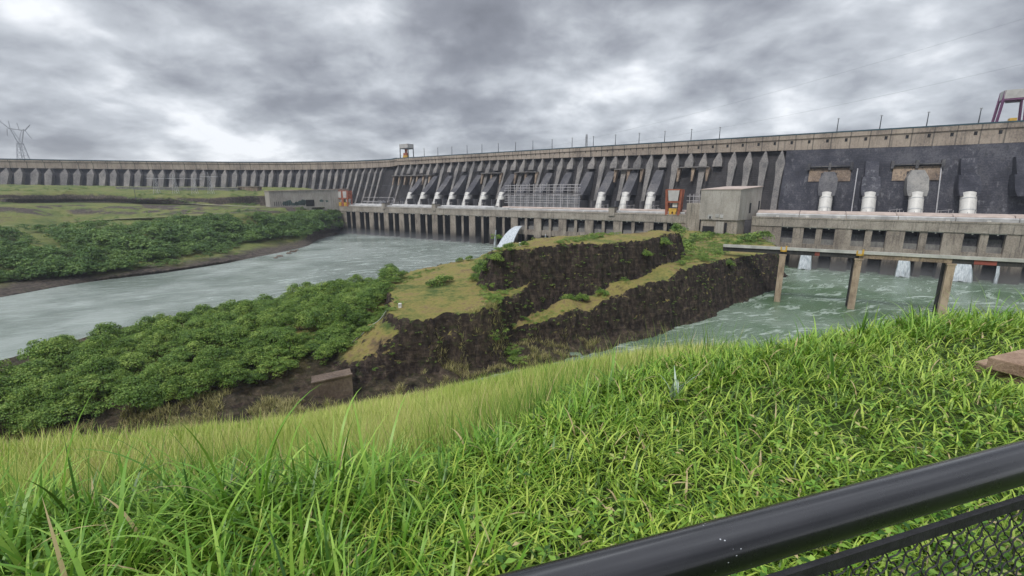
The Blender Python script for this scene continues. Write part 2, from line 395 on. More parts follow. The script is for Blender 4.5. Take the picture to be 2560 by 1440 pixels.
T2 = [(1337, 708, 27), (1255, 742, 24.8), (1230, 768, 24.4), (1165, 785, 22.6), (1109, 778, 23.6), (1079, 798, 22), (1006, 802, 22.2), (972, 778, 23), (985, 745, 23.5), (960, 695, 23), (1010, 680, 22), (1100, 662, 22), (1180, 645, 24), (1215, 632, 26), (1420, 640, 32), (1500, 680, 28)]
T3 = [(1010, 805, 21.5), (972, 780, 22.5), (930, 808, 17.5), (880, 848, 11.5), (838, 883, 8.5), (826, 910, 7), (890, 905, 9), (1000, 870, 12)]
RU = [(1945, 695, .6), (1900, 730, .6), (1820, 765, .6), (1700, 815, .6), (1560, 857, .6), (1445, 889, .6), (1230, 932, .6), (1058, 987, .6), (890, 1010, .6), (760, 1042, 1.5), (600, 1075, 2), (300, 1120, 2), (-100, 1160, 2), (-700, 1240, 2), (-900, 1000, 4), (-300, 960, 5), (100, 950, 6), (400, 930, 8), (640, 880, 8), (820, 850, 8),
      (1000, 830, 10), (1200, 850, 8), (1400, 800, 9), (1650, 740, 10), (1850, 680, 10), (1945, 660, 10)]
TH = [(-900, 1000, .5), (-400, 945, .5), (0, 902, .5), (130, 868, .5), (400, 800, .5), (700, 748, .5), (950, 716, .5), (1050, 694, .5), (1120, 668, .5), (1190, 650, .5), (1235, 632, .5), (1250, 700, 12), (1100, 800, 16), (900, 870, 9), (640, 930, 7), (400, 980, 7), (100, 1010, 6), (-400, 1050, 6), (-900, 1090, 5)]
THX = [(300, 900, 11), (500, 870, 12), (700, 830, 13), (850, 790, 15), (950, 750, 18), (150, 940, 9), (1060, 700, 17), (1130, 680, 18)]
def peninsula_z(X, Y):
    n1 = (fbm(X / 13, Y / 13, 3) - .5) * 9; n2 = (fbm(X / 3.2 + 40, Y / 3.2, 4, .6) - .5) * 4.2
    edge = n1 * .55 + n2
    lump = (fbm(X / 9 + 7, Y / 9, 5, .55) - .5)
    z = np.full(X.shape, -6.0)
    z = np.maximum(z, mesa(TH, X, Y, .45, n1 * .6, THX, .2) + lump * 2.2)
    z = np.maximum(z, mesa(RU, X, Y, 1.1, n1 * .3 + n2 * .5, (), .2) + lump * 5.0 + (fbm(X / 3.0 + 3, Y / 3.0, 3) - .5) * 3.0)
    z = np.maximum(z, mesa(T3, X, Y, 1.8, edge, (), .3) + lump * 3 + (fbm(X / 3.5, Y / 3.5, 3) - .5) * 2)
    z = np.maximum(z, mesa(LG, X, Y, 3.6, edge * .7, (), .6) + lump * 1.4)
    z = np.maximum(z, mesa(T2, X, Y, 3.4, edge * .8, (), .6) + lump * 1.8)
    z = np.maximum(z, mesa(T1, X, Y, 4.2, edge * .7, (), .8) + lump * 1.6)
    # nothing may stand above the tail-race in front of the powerhouse openings
    return z
xs = np.arange(-330, 300, .85); ys = np.arange(92, 500, .85)
GX, GY = np.meshgrid(xs, ys)
GZ = peninsula_z(GX, GY)
S_ = (GX - A0[0]) * US[0] + (GY - A0[1]) * US[1]; U_ = (GX - A0[0]) * UN[0] + (GY - A0[1]) * UN[1]
gy, gx = np.gradient(GZ, .85); stp = np.clip((np.hypot(gx, gy) - .7) / 1.2, 0, 1)
GZ = GZ + stp * (.75 * np.sin(GZ * 1.25 + 9 * fbm(GX / 11, GY / 11, 3)) + .45 * np.sin(GZ * 3.1 + 14 * fbm(GX / 6, GY / 6, 3)) + (fbm(GX / 1.9, GY / 1.9, 3) - .5) * 2.4)
GZ = np.where(U_ > 4, -6, GZ)
pen = np_mesh('rock_peninsula', np.stack([GX.ravel(), GY.ravel(), GZ.ravel()], 1), grid_faces(*GX.shape), M['peninsula'])
tag(pen, 'dark cut rock peninsula with yellow green grass terraces between the channels', 'rock terrain', kind='structure')

# ------------------------------------------------------------------ far left bank, laid out in rows from the shore up to the wing dam
cols = [-700, -350, 0, 200, 400, 560, 640, 700, 768, 800, 850]
def zz(v): return ('z', v)
def dd(v): return ('d', v)
rows = [
    [(x, y, zz(-4)) for x, y in zip(cols, [880, 815, 752, 717, 692, 668, 652, 640, 624, 606, 592])],
    [(x, y, zz(.3)) for x, y in zip(cols, [860, 800, 742, 707, 682, 658, 642, 630, 614, 597, 584])],
    [(x, y, zz(4.5)) for x, y in zip(cols, [800, 755, 708, 690, 668, 645, 626, 610, 602, 588, 576])],
    [(x, y, zz(15)) for x, y in zip(cols, [720, 690, 660, 640, 615, 596, 590, 585, 580, 572, 562])],
    [(x, y, zz(v)) for x, y, v in zip(cols, [595, 585, 574, 560, 548, 541, 536, 532, 530, 528, 527], [31, 31, 32, 32, 37, 40, 41, 41.3, 39, 39, 38.6])],
    [(x, y, zz(v)) for x, y, v in zip(cols, [585, 575, 564, 551, 543, 534, 529, 526, 524, 523, 523], [34, 34, 35, 35, 39.5, 42.8, 44, 44.3, 42.2, 42.5, 41])],
    [(x, y, zz(v)) for x, y, v in zip(cols, [540, 530, 516, 511, 512, 518, 521, 519, 518, 518, 517], [51, 52, 53, 53, 51, 48, 47.0, 47.2, 46, 46, 44.5])],
    [(x, y, zz(v)) for x, y, v in zip(cols, [530, 520, 510, 506, 508, 514, 517, 515, 515, 515, 515], [53.5, 53.5, 54.5, 55, 53.5, 49.5, 47.5, 47.4, 46, 46, 46])],
    [(x, y, dd(v)) for x, y, v in zip(cols, [512, 505, 498, 497, 499, 511, 513, 513, 513, 513, 513], [620, 630, 655, 722, 737, 762, 800, 805, 835, 840, 845])],
    [(x, y, dd(v)) for x, y, v in zip(cols, [500, 492, 483, 480, 489, 492, 489, 487, 487, 495, 505], [628, 638, 664, 730, 746, 769, 806, 815, 850, 855, 860])],
    [(x, y, dd(v)) for x, y, v in zip(cols, [490, 484, 478, 473, 480, 484, 483, 483, 484, 492, 503], [700, 710, 740, 770, 785, 812, 835, 845, 862, 866, 870])],
    [(x, y, dd(v)) for x, y, v in zip(cols, [480, 470, 463, 466, 470, 473, 474, 474, 475, 485, 498], [820, 830, 840, 850, 860, 870, 880, 880, 880, 880, 880])],
    [(x, y, dd(v)) for x, y, v in zip(cols, [472, 465, 461, 464, 467, 468, 468, 468, 470, 480, 495], [1000, 1000, 1000, 1000, 1000, 1000, 1000, 1000, 1000, 960, 920])]]
def bank_pt(q):
    return P(q[0], q[1], q[2][1]) if q[2][0] == 'z' else PD(q[0], q[1], q[2][1])
RB = np.array([[bank_pt(q) for q in r] for r in rows])
def catmull(t, A):   # A (n,..), t array in [0,n-1]
    n = len(A); i = np.clip(np.floor(t).astype(int), 0, n - 2); f = (t - i).reshape((-1,) + (1,) * (A.ndim - 1))
    g = lambda k: A[np.clip(k, 0, n - 1)]
    p0, p1, p2, p3 = g(i - 1), g(i), g(i + 1), g(i + 2)
    m1 = (p2 - p0) * .35; m2 = (p3 - p1) * .35
    return (2 * f ** 3 - 3 * f ** 2 + 1) * p1 + (f ** 3 - 2 * f ** 2 + f) * m1 + (-2 * f ** 3 + 3 * f ** 2) * p2 + (f ** 3 - f ** 2) * m2
tc_ = np.linspace(0, len(cols) - 1, 420); tr_ = np.linspace(0, len(rows) - 1, 300)
B1 = catmull(tr_, RB); B2 = np.swapaxes(catmull(tc_, np.swapaxes(B1, 0, 1)), 0, 1)
n_ = fbm(B2[..., 0] / 22, B2[..., 1] / 22, 5, .55) - .5
ridge = fbm(B2[..., 0] / 60, B2[..., 1] / 14, 4, .6) - .5
amp = np.interp(tr_, [0, 1, 1.4, 2, 3, 4, 4.6, 5, 5.5, 6, 6.3, 7, 8, 9, 10, 12], [0, .8, 2, 2, 5, 3, .3, .5, 9, 2, .2, .3, 4, 3, 3, 4])[:, None]
B2[..., 2] += n_ * amp + ridge * amp * .8
B2[..., 2] = np.where((tc_[None, :] > 6.2) & (tr_[:, None] > 5) & (tr_[:, None] < 8.2), np.minimum(B2[..., 2], 47.45), B2[..., 2])
bank = np_mesh('far_bank', B2.reshape(-1, 3), grid_faces(*B2.shape[:2])[:, ::-1], M['bank'])
tag(bank, 'grassy terraced far bank with rock cuttings below the wing dam', 'river bank', kind='structure')
def bank_z(X, Y):
    """nearest bank vertex height"""
    d = (B2[..., 0] - X) ** 2 + (B2[..., 1] - Y) ** 2; return B2[..., 2].ravel()[d.argmin()]
def lane(name, row, c0, c1, w, lift, label, mat):
    t = np.linspace(c0, c1, 160)
    line = catmull(t, catmull(np.array([row]), RB)[0]); V = []
    for i, p in enumerate(line):
        V += [p + np.array((0, -w / 2, lift)), p + np.array((0, w / 2, lift + .05))]
    F = np.array([(2 * i, 2 * i + 2, 2 * i + 3, 2 * i + 1) for i in range(len(line) - 1)])
    o = np_mesh(name, np.array(V), F, mat); return tag(o, label, 'road', kind='structure')
M['lane'] = plain('pale_dusty_road', (.36, .33, .28), .95, .3, .2)
lane('service_road', 6.5, 0, 6.6, 7, 1.6, 'pale service road along the top of the far bank slope', M['lane'])
lane('lower_path', 4.5, 0, 6.0, 5, 1.5, 'pale lower path above the far bank trees', M['lane'])

# ------------------------------------------------------------------ near hillside in polar rings round the viewpoint
SH = [(-1500, 1430), (-600, 1190), (0, 1118), (300, 1094), (600, 1066), (760, 1040), (900, 1014), (1060, 990), (1230, 944), (1445, 906), (1700, 880), (2000, 868), (2560, 840), (3600, 820)]
_sp = [P(x, y, 0) for x, y in SH]; _sth = np.array([math.atan2(p[0], p[1]) for p in _sp]); _sr = np.array([math.hypot(p[0], p[1]) for p in _sp])
_et = np.radians([-180, -90, -60, -47.7, -29.4, -12, 0, 10.8, 20, 30.2, 40, 48.7, 60, 90, 180]); _er = np.array([4, 4, 3.2, 2.70, 2.24, 2.3, 2.6, 3.4, 4.05, 4.97, 6.5, 8.6, 13, 14, 14])
def r_edge(th): return np.interp(th, _et, _er)
def r_shore(th): return np.interp(th, _sth, _sr)
def hill_z(X, Y, bumps=True):
    X = np.asarray(X, float); Y = np.asarray(Y, float)
    th = np.arctan2(X, Y); r = np.hypot(X, Y); re = r_edge(th); rs = r_shore(th)
    v = (r - re) / (rs - re)
    k = np.clip((r - re) / 1.6, 0, 1); soft = 1.0
    z = 68.4 - 68.4 * np.clip(v, 0, None) - .85 * k * k * (3 - 2 * k)
    z = np.where(r < re, 68.4, z)
    if bumps:
        z = z + (fbm(X / 1.7, Y / 1.7, 4) - .5) * .16 * np.clip(r / 2, .3, 1) + np.where(r > 8, (fbm(X / 12, Y / 12, 4) - .5) * np.clip((r - 8) / 15, 0, 1) * 2.6, 0)
    return np.maximum(z, -5)
th_ = np.radians(np.linspace(-180, 180, 721)); rr_ = np.concatenate([[.05], np.geomspace(.4, 330, 190)])
TT, RR = np.meshgrid(th_, rr_); HX = RR * np.sin(TT); HY = RR * np.cos(TT)
back = np.abs(TT) > R(78)
HZ = hill_z(HX, HY); HZ = np.where(back, np.maximum(HZ, 68.4 - np.clip((R(100) - np.abs(TT)) / R(22), 0, 1) * (68.4 - HZ)), HZ)
hill = np_mesh('near_hillside', np.stack([HX.ravel(), HY.ravel(), HZ.ravel()], 1), grid_faces(*HX.shape)[:, ::-1], M['slope'], smooth=True)
tag(hill, 'steep light green hillside falling from the viewpoint to the water', 'hillside', kind='structure')
# ------------------------------------------------------------------ the dam
CREST = 134.0
def wall_bottom(s): return float(np.interp(s, [0, 240, 560, 800], [121.5, 122.5, 119, 115.5]))
def ud(z, off=0.0): return 117.0 - .47 * (119 - z) + off if z < 119 else 117.0 + off       # dam face
def ub(z, off=0.0): return 117.0 - .78 * (119 - z) + off if z < 119 else 117.0 + off       # penstock encasements stand out further down
dam = empty('main_dam', DW(500, 118, 45), 'long straight concrete dam with a pale crest wall above black sloping face and buttresses', 'dam')
S0, S1 = 30.0, 1040.0
def strip_su(mb, prof, s_list):
    """prof(s) -> list of (u,z); lofts closed profile along s"""
    ring = [[DW(s, u, z) for u, z in prof(s)] for s in s_list]; n = len(ring[0]); vs = [q for r in ring for q in r]
    fs = [(i * n + j, i * n + (j + 1) % n, (i + 1) * n + (j + 1) % n, (i + 1) * n + j) for i in range(len(ring) - 1) for j in range(n)]
    fs += [tuple(range(n)), tuple(range((len(ring) - 1) * n + n - 1, (len(ring) - 1) * n - 1, -1))]
    mb.add(vs, fs)
sl = list(np.linspace(S0, S1, 60))
mb = MB(); strip_su(mb, lambda s: [(116.4, wall_bottom(s)), (133, wall_bottom(s)), (133, CREST - .6), (115.2, CREST - .6), (115.2, CREST - 5), (116.4, CREST - 5.6)], sl)
mb.build('crest_wall', M['wall'], dam)
mb = MB(); strip_su(mb, lambda s: [(115.0, CREST - .6), (116.2, CREST - .6), (116.2, CREST + .7), (115.0, CREST + .7)], sl)
mb.build('railing', M['teal'], dam)
mb = MB(); strip_su(mb, lambda s: [(117 + 7, wall_bottom(s) + 1), (ud(20, 7), 20), (ud(20, 7) + 80, 20), (132, wall_bottom(s) + 1)], list(np.linspace(S0, 668, 30)))
mb.build('recessed_face', M['recess'], dam)
mb = MB(); strip_su(mb, lambda s: [(117.2, wall_bottom(s) + 1), (ud(20), 20), (ud(20) + 80, 20), (132, wall_bottom(s) + 1)], list(np.linspace(668, S1, 24)))
mb.build('smooth_face', M['face'], dam)
def buttress(mb, F, levels, depth=8.0):
    """F(s_off,u_off,z) -> world point; levels: (z, halfwidth, u_front)"""
    vs = []
    for z, hw, uf in levels:
        vs += [F(-hw, uf, z), F(hw, uf, z), F(hw * 1.0, uf + depth, z), F(-hw * 1.0, uf + depth, z)]
    n = len(levels); fs = [(0, 1, 2, 3), tuple(4 * (n - 1) + i for i in (3, 2, 1, 0))]
    for i in range(n - 1):
        for j in range(4): fs.append((4 * i + j, 4 * (i + 1) + j, 4 * (i + 1) + (j + 1) % 4, 4 * i + (j + 1) % 4))
    mb.add(vs, fs)
bpos = [248 + 16.63 * k for k in range(-13, 26)]
for k, s in enumerate(bpos):
    kk = k - 13; wb = wall_bottom(s); short = (kk % 2 == 1) and 60 < s < 615
    F = lambda a, u, z, s=s: DW(s + a, u, z)
    nar = float(np.interp(s, [50, 250, 600], [.75, .85, 1.0]))
    if short: lv = [(wb + .5, .5, 116.8), (wb - 5, 2.9 * nar, ud(wb - 5, -1)), (wb - 11, 5.2 * nar, ud(wb - 11, -2.2)), (wb - 17, 5.2 * nar, ud(wb - 17, -1.6)), (wb - 17.5, 5.2 * nar, ud(wb - 17, 1.0))]
    else: lv = [(wb + .5, .4, 116.8), (wb - 4, 1.9 * nar, ud(wb - 4, -.8)), (wb - 14, 4.7 * nar, ud(wb - 14, -1.8)), (wb - 24, 3.6 * nar, ud(wb - 24, -1.0)), (70, 2.4 * nar, ud(70, -.4)), (40, 2.4 * nar, ud(40, -.2))]
    mb = MB(); buttress(mb, F, lv, 9); mb.build('buttress', M['buttress'], dam)
for s in (663.5,):
    mb = MB(); buttress(mb, lambda a, u, z: DW(s + a, u, z), [(117, .4, 116.8), (100, 3.0, ud(100, -.6)), (40, 3.0, ud(40, -.3))], 9); mb.build('buttress', M['buttress'], dam)
# penstock encasements and the white pipes below them
PS_S = [112.2, 143.9, 177.0, 208.5, 240.3, 272.9, 306.2, 338.5, 370.5, 402.5, 434.5, 466.5, 499.0, 531.5]
PS_R = [710.7, 746.3, 781.8, 817.8, 854.0, 890.0]
DU = 9.0      # how far the pipes stand back from the line they were first measured on
PS_S = [v + DU * float(np.interp(v, [112, 306, 466, 531], [-1.05, -.7, -.42, -.3])) for v in PS_S]
def encase(mb, s, hw, z1, z0, off, chamfer=0.0):
    """sloping block on the face: full width hw, ends in an arch over the pipe"""
    lv = [(z1, hw - chamfer, ub(z1, 1.5)), (z1 - .6, hw - chamfer, ub(z1, off)), (z1 - 8, hw, ub(z1 - 8, off)), (z0 + 6, hw, ub(z0 + 6, off)), (z0, hw - 1.2, ub(z0, off + .6))]
    buttress(mb, lambda a, u, z: DW(s + a, u, z), lv, 34)
for s in PS_S:
    mb = MB(); lv = [(99, 4.6, ub(99, 6)), (94, 5.8, ub(94, 5)), (80, 6.3, ub(80, 1.0)), (73, 6.3, ub(73, -2.4)), (66.8, 5.9, ub(66.8, -4.5))]
    buttress(mb, lambda a, u, z: DW(s + a, u, z), lv, 36)
    mb.dbox(s - 9, s - 6.6, 60, 84, 44, 60); mb.dbox(s + 6.6, s + 9, 60, 84, 44, 60)
    mb.build('penstock_block', M['block'], dam)
for i, s in enumerate(PS_R):
    head = i in (0, 2)
    mb = MB()
    if head: encase(mb, s, 8.0, 92, 67, -4.5, 3.2)
    else: encase(mb, s, 7.6, 86, 67, -4.0, .6); mb.hexa([DW(s - 5.5, ub(84, -2.5), 84), DW(s + 5.5, ub(84, -2.5), 84), DW(s + 5.5, ub(84, 30), 84), DW(s - 5.5, ub(84, 30), 84), DW(s - 5.5, ub(102, -2.0), 102), DW(s + 5.5, ub(102, -2.0), 102), DW(s + 5.5, ub(102, 20), 102), DW(s - 5.5, ub(102, 20), 102)])
    mb.build('penstock_block', M['head'] if i == 2 else (M['block'] if head else M['face']), dam)
    if head:
        mb = MB()
        for a, b in ((-18, -7), (7, 19)):
            mb.hexa([DW(s + a, ud(82, -.5), 82), DW(s + b, ud(82, -.5), 82), DW(s + b, ud(82, 3), 82), DW(s + a, ud(82, 3), 82), DW(s + a, ud(96, -.5), 96), DW(s + b, ud(96, -.5), 96), DW(s + b, ud(96, 3), 96), DW(s + a, ud(96, 3), 96)])
        mb.hexa([DW(s - 7, ud(91, -.4), 91), DW(s + 7, ud(91, -.4), 91), DW(s + 7, ud(91, 3), 91), DW(s - 7, ud(91, 3), 91), DW(s - 7, ud(96, -.4), 96), DW(s + 7, ud(96, -.4), 96), DW(s + 7, ud(96, 3), 96), DW(s - 7, ud(96, 3), 96)])
        mb.build('stained_panel', M['stained'], dam)
        mb = MB().dbox(s - 19, s + 20, ud(97, -5), ud(97, 3), 97.2, 98.4)
        for a in (-19, 0, 19): mb.dbox(s + a - 1.2, s + a + 1.2, ud(98, -5.4), ud(98, 1), 94, 101.5)
        mb.build('inspection_platform', M['block'], dam)
for (x0, x1, ypx) in ((966, 1062, 440), (1190, 1240, 433), (1274, 1330, 431), (1527, 1598, 422), (1688, 1766, 416)):
    ss = []
    for x in (x0, x1):
        r = ray(x, ypx); ox, oy = DW(0, 88)[:2]; D = -US[0] * r[1] + r[0] * US[1]; ss.append((ox * r[1] - r[0] * oy) / D)
    a, b = ss; z = 100.5
    mb = MB().dbox(a, b, ud(z, -8), ud(z, 3), z, z + 1.3)
    mb.build('inspection_platform', M['buttress'], dam)
    mb = MB(); n = max(2, round((b - a) / 16.6))
    for j in range(n + 1):
        c = a + (b - a) * j / n * .94 + (b - a) * .03
        mb.hexa([DW(c - .9, ud(84, -2), 84), DW(c + .9, ud(84, -2), 84), DW(c + .9, ud(84, 4), 84), DW(c - .9, ud(84, 4), 84), DW(c - 2.2, ud(z, -5), z - .05), DW(c + 2.2, ud(z, -5), z - .05), DW(c + 2.2, ud(z, 4), z - .05), DW(c - 2.2, ud(z, 4), z - .05)])
    mb.build('platform_bracket', M['stained'], dam)
# small square outlets in the crest wall
mb = MB()
for k in range(-11, 36):
    s = 248 + 16.63 * k + 8.3
    for ds in ((-3.9, 4.2) if s < 560 else (0,)):
        q = s + ds; h = 1.3 if s < 560 else 1.7; w = .5 if s < 560 else 1.2; z = 127.3 if s < 560 else 125.5
        MB().dbox(q - w, q + w, 116.22, 116.6, z - h, z + h).build('drain_outlet', M['opening'], dam)
for s in (735, 800): MB().tube([DW(s, ud(95, -1.6), 95), DW(s - 1, ud(47, -1.6), 47)], .5, 6).build('drain_pipe', M['palewire'], dam)

# penstocks
def penstock(s, label, detail):
    t = empty('penstock', DW(s, 58, 47), label, 'penstock', 'white steel penstocks along the foot of the dam')
    a = DW(s, 55.5 + DU, 42); b = DW(s, 69.2 + DU, 68.8); mb = MB()
    n = 8; mb.tube([a + (b - a) * i / n for i in range(n + 1)], 5.6, 28); mb.build('pipe', M['white'], t, smooth=False)
    for f in (.42, .80):
        mb = MB(); c = a + (b - a) * f; d = (b - a) / np.linalg.norm(b - a); mb.tube([c - d * .35, c + d * .35], 5.85, 28); mb.build('ring', M['band'], t)
    for dx in (-2.2, 2.2): MB().tube([DW(s + dx, 58.0, 46), DW(s + dx, 58.0, 54.5 + dx * .5)], .22, 5).build('drain_pipe', M['steel'], t)
    MB().dbox(s - 7.6, s - 6.2, 52, 55, 46.2, 50.5).build('valve_stand', M['steel'], t); MB().dbox(s + 6.4, s + 8.4, 51, 55, 46.2, 49.2).build('valve_stand', M['steel'], t)
allp = sorted(PS_S[:7] + PS_S[7:] + PS_R)
def seen(s): return s < 325 or s > 440
vis = [s for s in allp if seen(s) and s < 835]
for i, s in enumerate(vis):
    penstock(s, 'white steel penstock pipe, %s counted from the left along the dam foot' % ORD[i], s > 600)
# ------------------------------------------------------------------ wing dam, curving away to the left
wp = [(-900, 392, 134), (-500, 394, 134), (-200, 396, 134), (0, 397.8, 134), (200, 401.3, 134), (400, 404.0, 134), (600, 405.8, 134), (700, 405.8, 134), (790, 405.0, 134), (870, 403.7, 134), (935, 401, 134), (975, 399, 134)]
pts = np.array([P(*q)[:2] for q in wp] + [DW(30, 116)[:2], DW(90, 116)[:2]])
CW = catmull(np.linspace(0, len(pts) - 2, 400), pts)
dl = np.gradient(CW, axis=0); dl /= np.linalg.norm(dl, axis=1)[:, None]; NR = np.stack([-dl[:, 1], dl[:, 0]], 1)   # upstream side
_nf = np.where((NR * CW).sum(1)[:, None] > 0, 1, -1); NR = NR * _nf
wing = empty('wing_dam', (*CW[200], 80), 'curved buttress dam sweeping away to the left behind the grassy far bank', 'dam')
base_w = lambda i: float(np.interp(i, [0, 150, 300, 399], [82, 82, 60, 44]))
def strip_c(mb, prof, idx):
    ring = [[(*(CW[i] + NR[i] * (u - 116)), z) for u, z in prof(i)] for i in idx]; n = len(ring[0]); vs = [q for r in ring for q in r]
    fs = [(i * n + j, i * n + (j + 1) % n, (i + 1) * n + (j + 1) % n, (i + 1) * n + j) for i in range(len(ring) - 1) for j in range(n)]
    fs += [tuple(range(n)), tuple(range((len(ring) - 1) * n + n - 1, (len(ring) - 1) * n - 1, -1))]
    mb.add(vs, fs)
idx = list(range(0, 400, 4)) + [399]
WB = lambda i: float(np.interp(i, [0, 250, 399], [117.5, 118.5, 121.3]))
mb = MB(); strip_c(mb, lambda i: [(116.4, WB(i)), (131, WB(i)), (131, CREST - .7), (115.2, CREST - .7), (115.2, CREST - 3.5), (116.4, CREST - 4)], idx); mb.build('crest_wall', M['wall'], wing)
mb = MB(); strip_c(mb, lambda i: [(115.0, CREST - .7), (116.2, CREST - .7), (116.2, CREST + 1.2), (115.0, CREST + 1.2)], idx); mb.build('railing', M['teal'], wing)
mb = MB(); strip_c(mb, lambda i: [(125, WB(i) + 1), (ud(40, 8), 40), (ud(40, 8) + 70, 40), (130, WB(i) + 1)], idx); mb.build('recessed_face', M['recess'], wing)
wing_px = [-60, -22, 16.7, 54.7, 92.5, 128.6, 163.3, 197.2, 229.7, 261.7, 292.2, 322.2, 352.2, 380.5, 408.3, 436.1, 462.5, 488.9, 515.3, 540.3, 565.3, 589.4, 613.9, 637.5, 660.6, 683.3]
wing_px += [600 + v / 3.6 for v in (385, 465, 540, 612, 685, 757, 823, 890, 955, 1015, 1073, 1130, 1185, 1235, 1287)]
cpx = np.array([PPX(p[0], p[1], 117)[0] for p in CW])
for x in wing_px:
    i = int(np.interp(x, cpx, np.arange(400))); i = min(i, 399); wb = WB(i); c = CW[i]; t_ = dl[i]; n_r = NR[i]
    F = lambda a, u, z: (c[0] + t_[0] * a + n_r[0] * (u - 116), c[1] + t_[1] * a + n_r[1] * (u - 116), z)
    w = float(np.interp(x, [0, 700, 950], [6.8, 5.2, 2.6]))
    lv = [(wb + .5, .5, 116.8), (wb - 3, w * .30, ud(wb - 3, -1)), (wb - 11, w, ud(wb - 11, -2.5)), (wb - 22, w * .86, ud(wb - 22, -1.5)), (75, w * .7, ud(75, -1)), (40, w * .7, ud(40, -1))]
    mb = MB(); buttress(mb, F, lv, 10); mb.build('buttress', M['buttress'], wing)

# ------------------------------------------------------------------ powerhouse
def powerhouse(name, s0, s1, centres, label, right):
    t = empty(name, DW((s0 + s1) / 2, 10, 0), label, 'power station')
    mb = MB()
    mb.dbox(s0, s1, -.8, 100, 38.7, 46.2); mb.dbox(s0, s1, -1.2, .4, 46.2, 47.6); mb.build('deck_beam', M['power'], t)
    edges = sorted(centres); w = 4.75 if right else 5.3
    cuts = [s0] + [v for c in edges for v in (c - w, c + w)] + [s1]
    for a, b in zip(cuts[::2], cuts[1::2]):
        mb = MB()
        wide = b - a > 7
        u0 = 0 if wide else .6; ub_ = 1.3 if not right else 4.5
        mb.dbox(a, b, u0, ub_, -3, 38.7); mb.build('pier', M['pier'], t)
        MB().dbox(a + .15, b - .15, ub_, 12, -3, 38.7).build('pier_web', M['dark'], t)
    mb = MB().dbox(s0, s1, 12, 30, -3, 38.7); mb.build('back_wall', M['dark'], t)  # dark colour deepens the shade inside the slots
    for c in edges:
        if right or c > 372:
            mb = MB().dbox(c - w, c + w, 1.2, 11.9, 16.5, 23.0); mb.build('cross_wall', M['pier'], t)
            mb = MB().dbox(c - w, c + w, 4.6, 11.9, 23.0, 27.6); mb.build('sill_beam', M['head'], t); mb = MB().dbox(c - w, c + w, 6.5, 11.8, 27.6, 33.5); mb.build('gate_panel', M['block'], t)
    for c in edges:
        mb = MB(); mb.dbox(c - w, c + w, .2, .8, 38.1, 38.66); mb.dbox(c - .4, c + .4, .1, .9, 37.2, 38.1); mb.build('gantry_rail', M['white'], t)
    return t
cl = sorted([27 + 35.62 * k for k in range(16)] + [41.3 + 35.62 * k for k in range(16)])
PHL = powerhouse('powerhouse', -7, 590, cl, 'long concrete powerhouse with tall dark slots between piers standing in the river', False)
cr = sorted([700.6 + 36.15 * k for k in range(9)] + [714.9 + 36.15 * k for k in range(9)] + [682.5])
PHR = powerhouse('powerhouse', 652, 1040, cr, 'nearer powerhouse wing with square recesses above the three pillared bridge', True)
# roofs and ducts lying on the deck
def roof_run(par, s0, s1, left):
    if left:
        mb = MB(); strip_su(mb, lambda s: [(2, 47.8), (4.6, 47.8), (4.6, 49.4), (3.4, 50.0), (2, 49.4)], [s0, s1]); mb.build('roof_duct', M['duct'], par)
        mb = MB(); strip_su(mb, lambda s: [(13, 46.3), (24, 46.3), (24, 51.6), (14.4, 51.6), (13, 50.4)], [s0, s1]); mb.build('upper_roof', M['duct'] if s0 < 330 else M['pink'], par)
    else:
        mb = MB(); strip_su(mb, lambda s: [(2, 47.2), (5, 47.2), (5, 50.1), (3.6, 50.7), (2, 50.0)], [s0, s1]); mb.build('roof_duct', M['duct'], par)
        mb = MB(); strip_su(mb, lambda s: [(12, 46.3), (30, 46.3), (30, 53.0), (14.0, 52.2), (12, 50.8)], [s0, s1]); mb.build('upper_roof', M['pink'], par)
roof_run(PHL, 0, 116, True); roof_run(PHL, 124, 226, True); roof_run(PHL, 232, 330, True); roof_run(PHL, 344, 502, True); roof_run(PHL, 512, 588, True)
for a in range(0, 11): roof_run(PHR, 655 + a * 35.8 + .0, 655 + (a + 1) * 35.8 - .5, False)
mb = MB()
for s in [30 + 44 * k for k in range(13)]: mb.dbox(s, s + 1.6, 1.0, 2.2, 46.6, 48.3)
mb.build('lamp_box', M['white'], PHL)
mb = MB()
for s in [672 + 24 * k for k in range(14)]: mb.dbox(s, s + 2.2, .5, 2.0, 46.8, 48.6)
mb.build('lamp_box', M['white'], PHR)
for s in (117, 227, 504):
    t = empty('stair_tower', DW(s + 3, 4, 46.2), 'small square concrete stair tower, %s from the left on the powerhouse edge' % ORD[(117, 227, 504).index(s)], 'stair tower', 'stair towers on the powerhouse edge')
    MB().dbox(s, s + 7, -2.2, 9, 44, 53.5).build('tower_wall', M['power'], t); MB().dbox(s - .4, s + 7.4, -2.6, 9.4, 53.5, 54.2).build('tower_roof', M['dark'], t)
# plain low annex between the penstocks (behind the roofs)
random.seed(3)
t = empty('transformer_yard', DW(60, 34, 47), 'white switchgear frames on the deck beside the left building', 'switchgear')
mb = MB()
for k in range(22):
    s = 30 + k * 4.6 + random.uniform(-1, 1); h = random.uniform(5, 9); mb.bar(DW(s, 34, 46), DW(s, 34, 46 + h + 4), .35); mb.bar(DW(s - 1.6, 34, 46 + h + 3), DW(s + 1.6, 34, 46 + h + 3), .3)
mb.bar(DW(22, 38, 62), DW(100, 38, 62), .8, .6); mb.bar(DW(100, 38, 62), DW(104, 38, 54), .8, .6); mb.bar(DW(28, 33, 54.5), DW(70, 33, 54.5), 1.2, 1.2)
mb.build('frame', M['scaf'], t)
mb = MB().dbox(66, 74, 36, 44, 46, 56); mb.dbox(80, 94, 38, 44, 46, 52); mb.dbox(40, 60, 39, 45, 46, 50.5); mb.build('transformer', M['steel'], t)
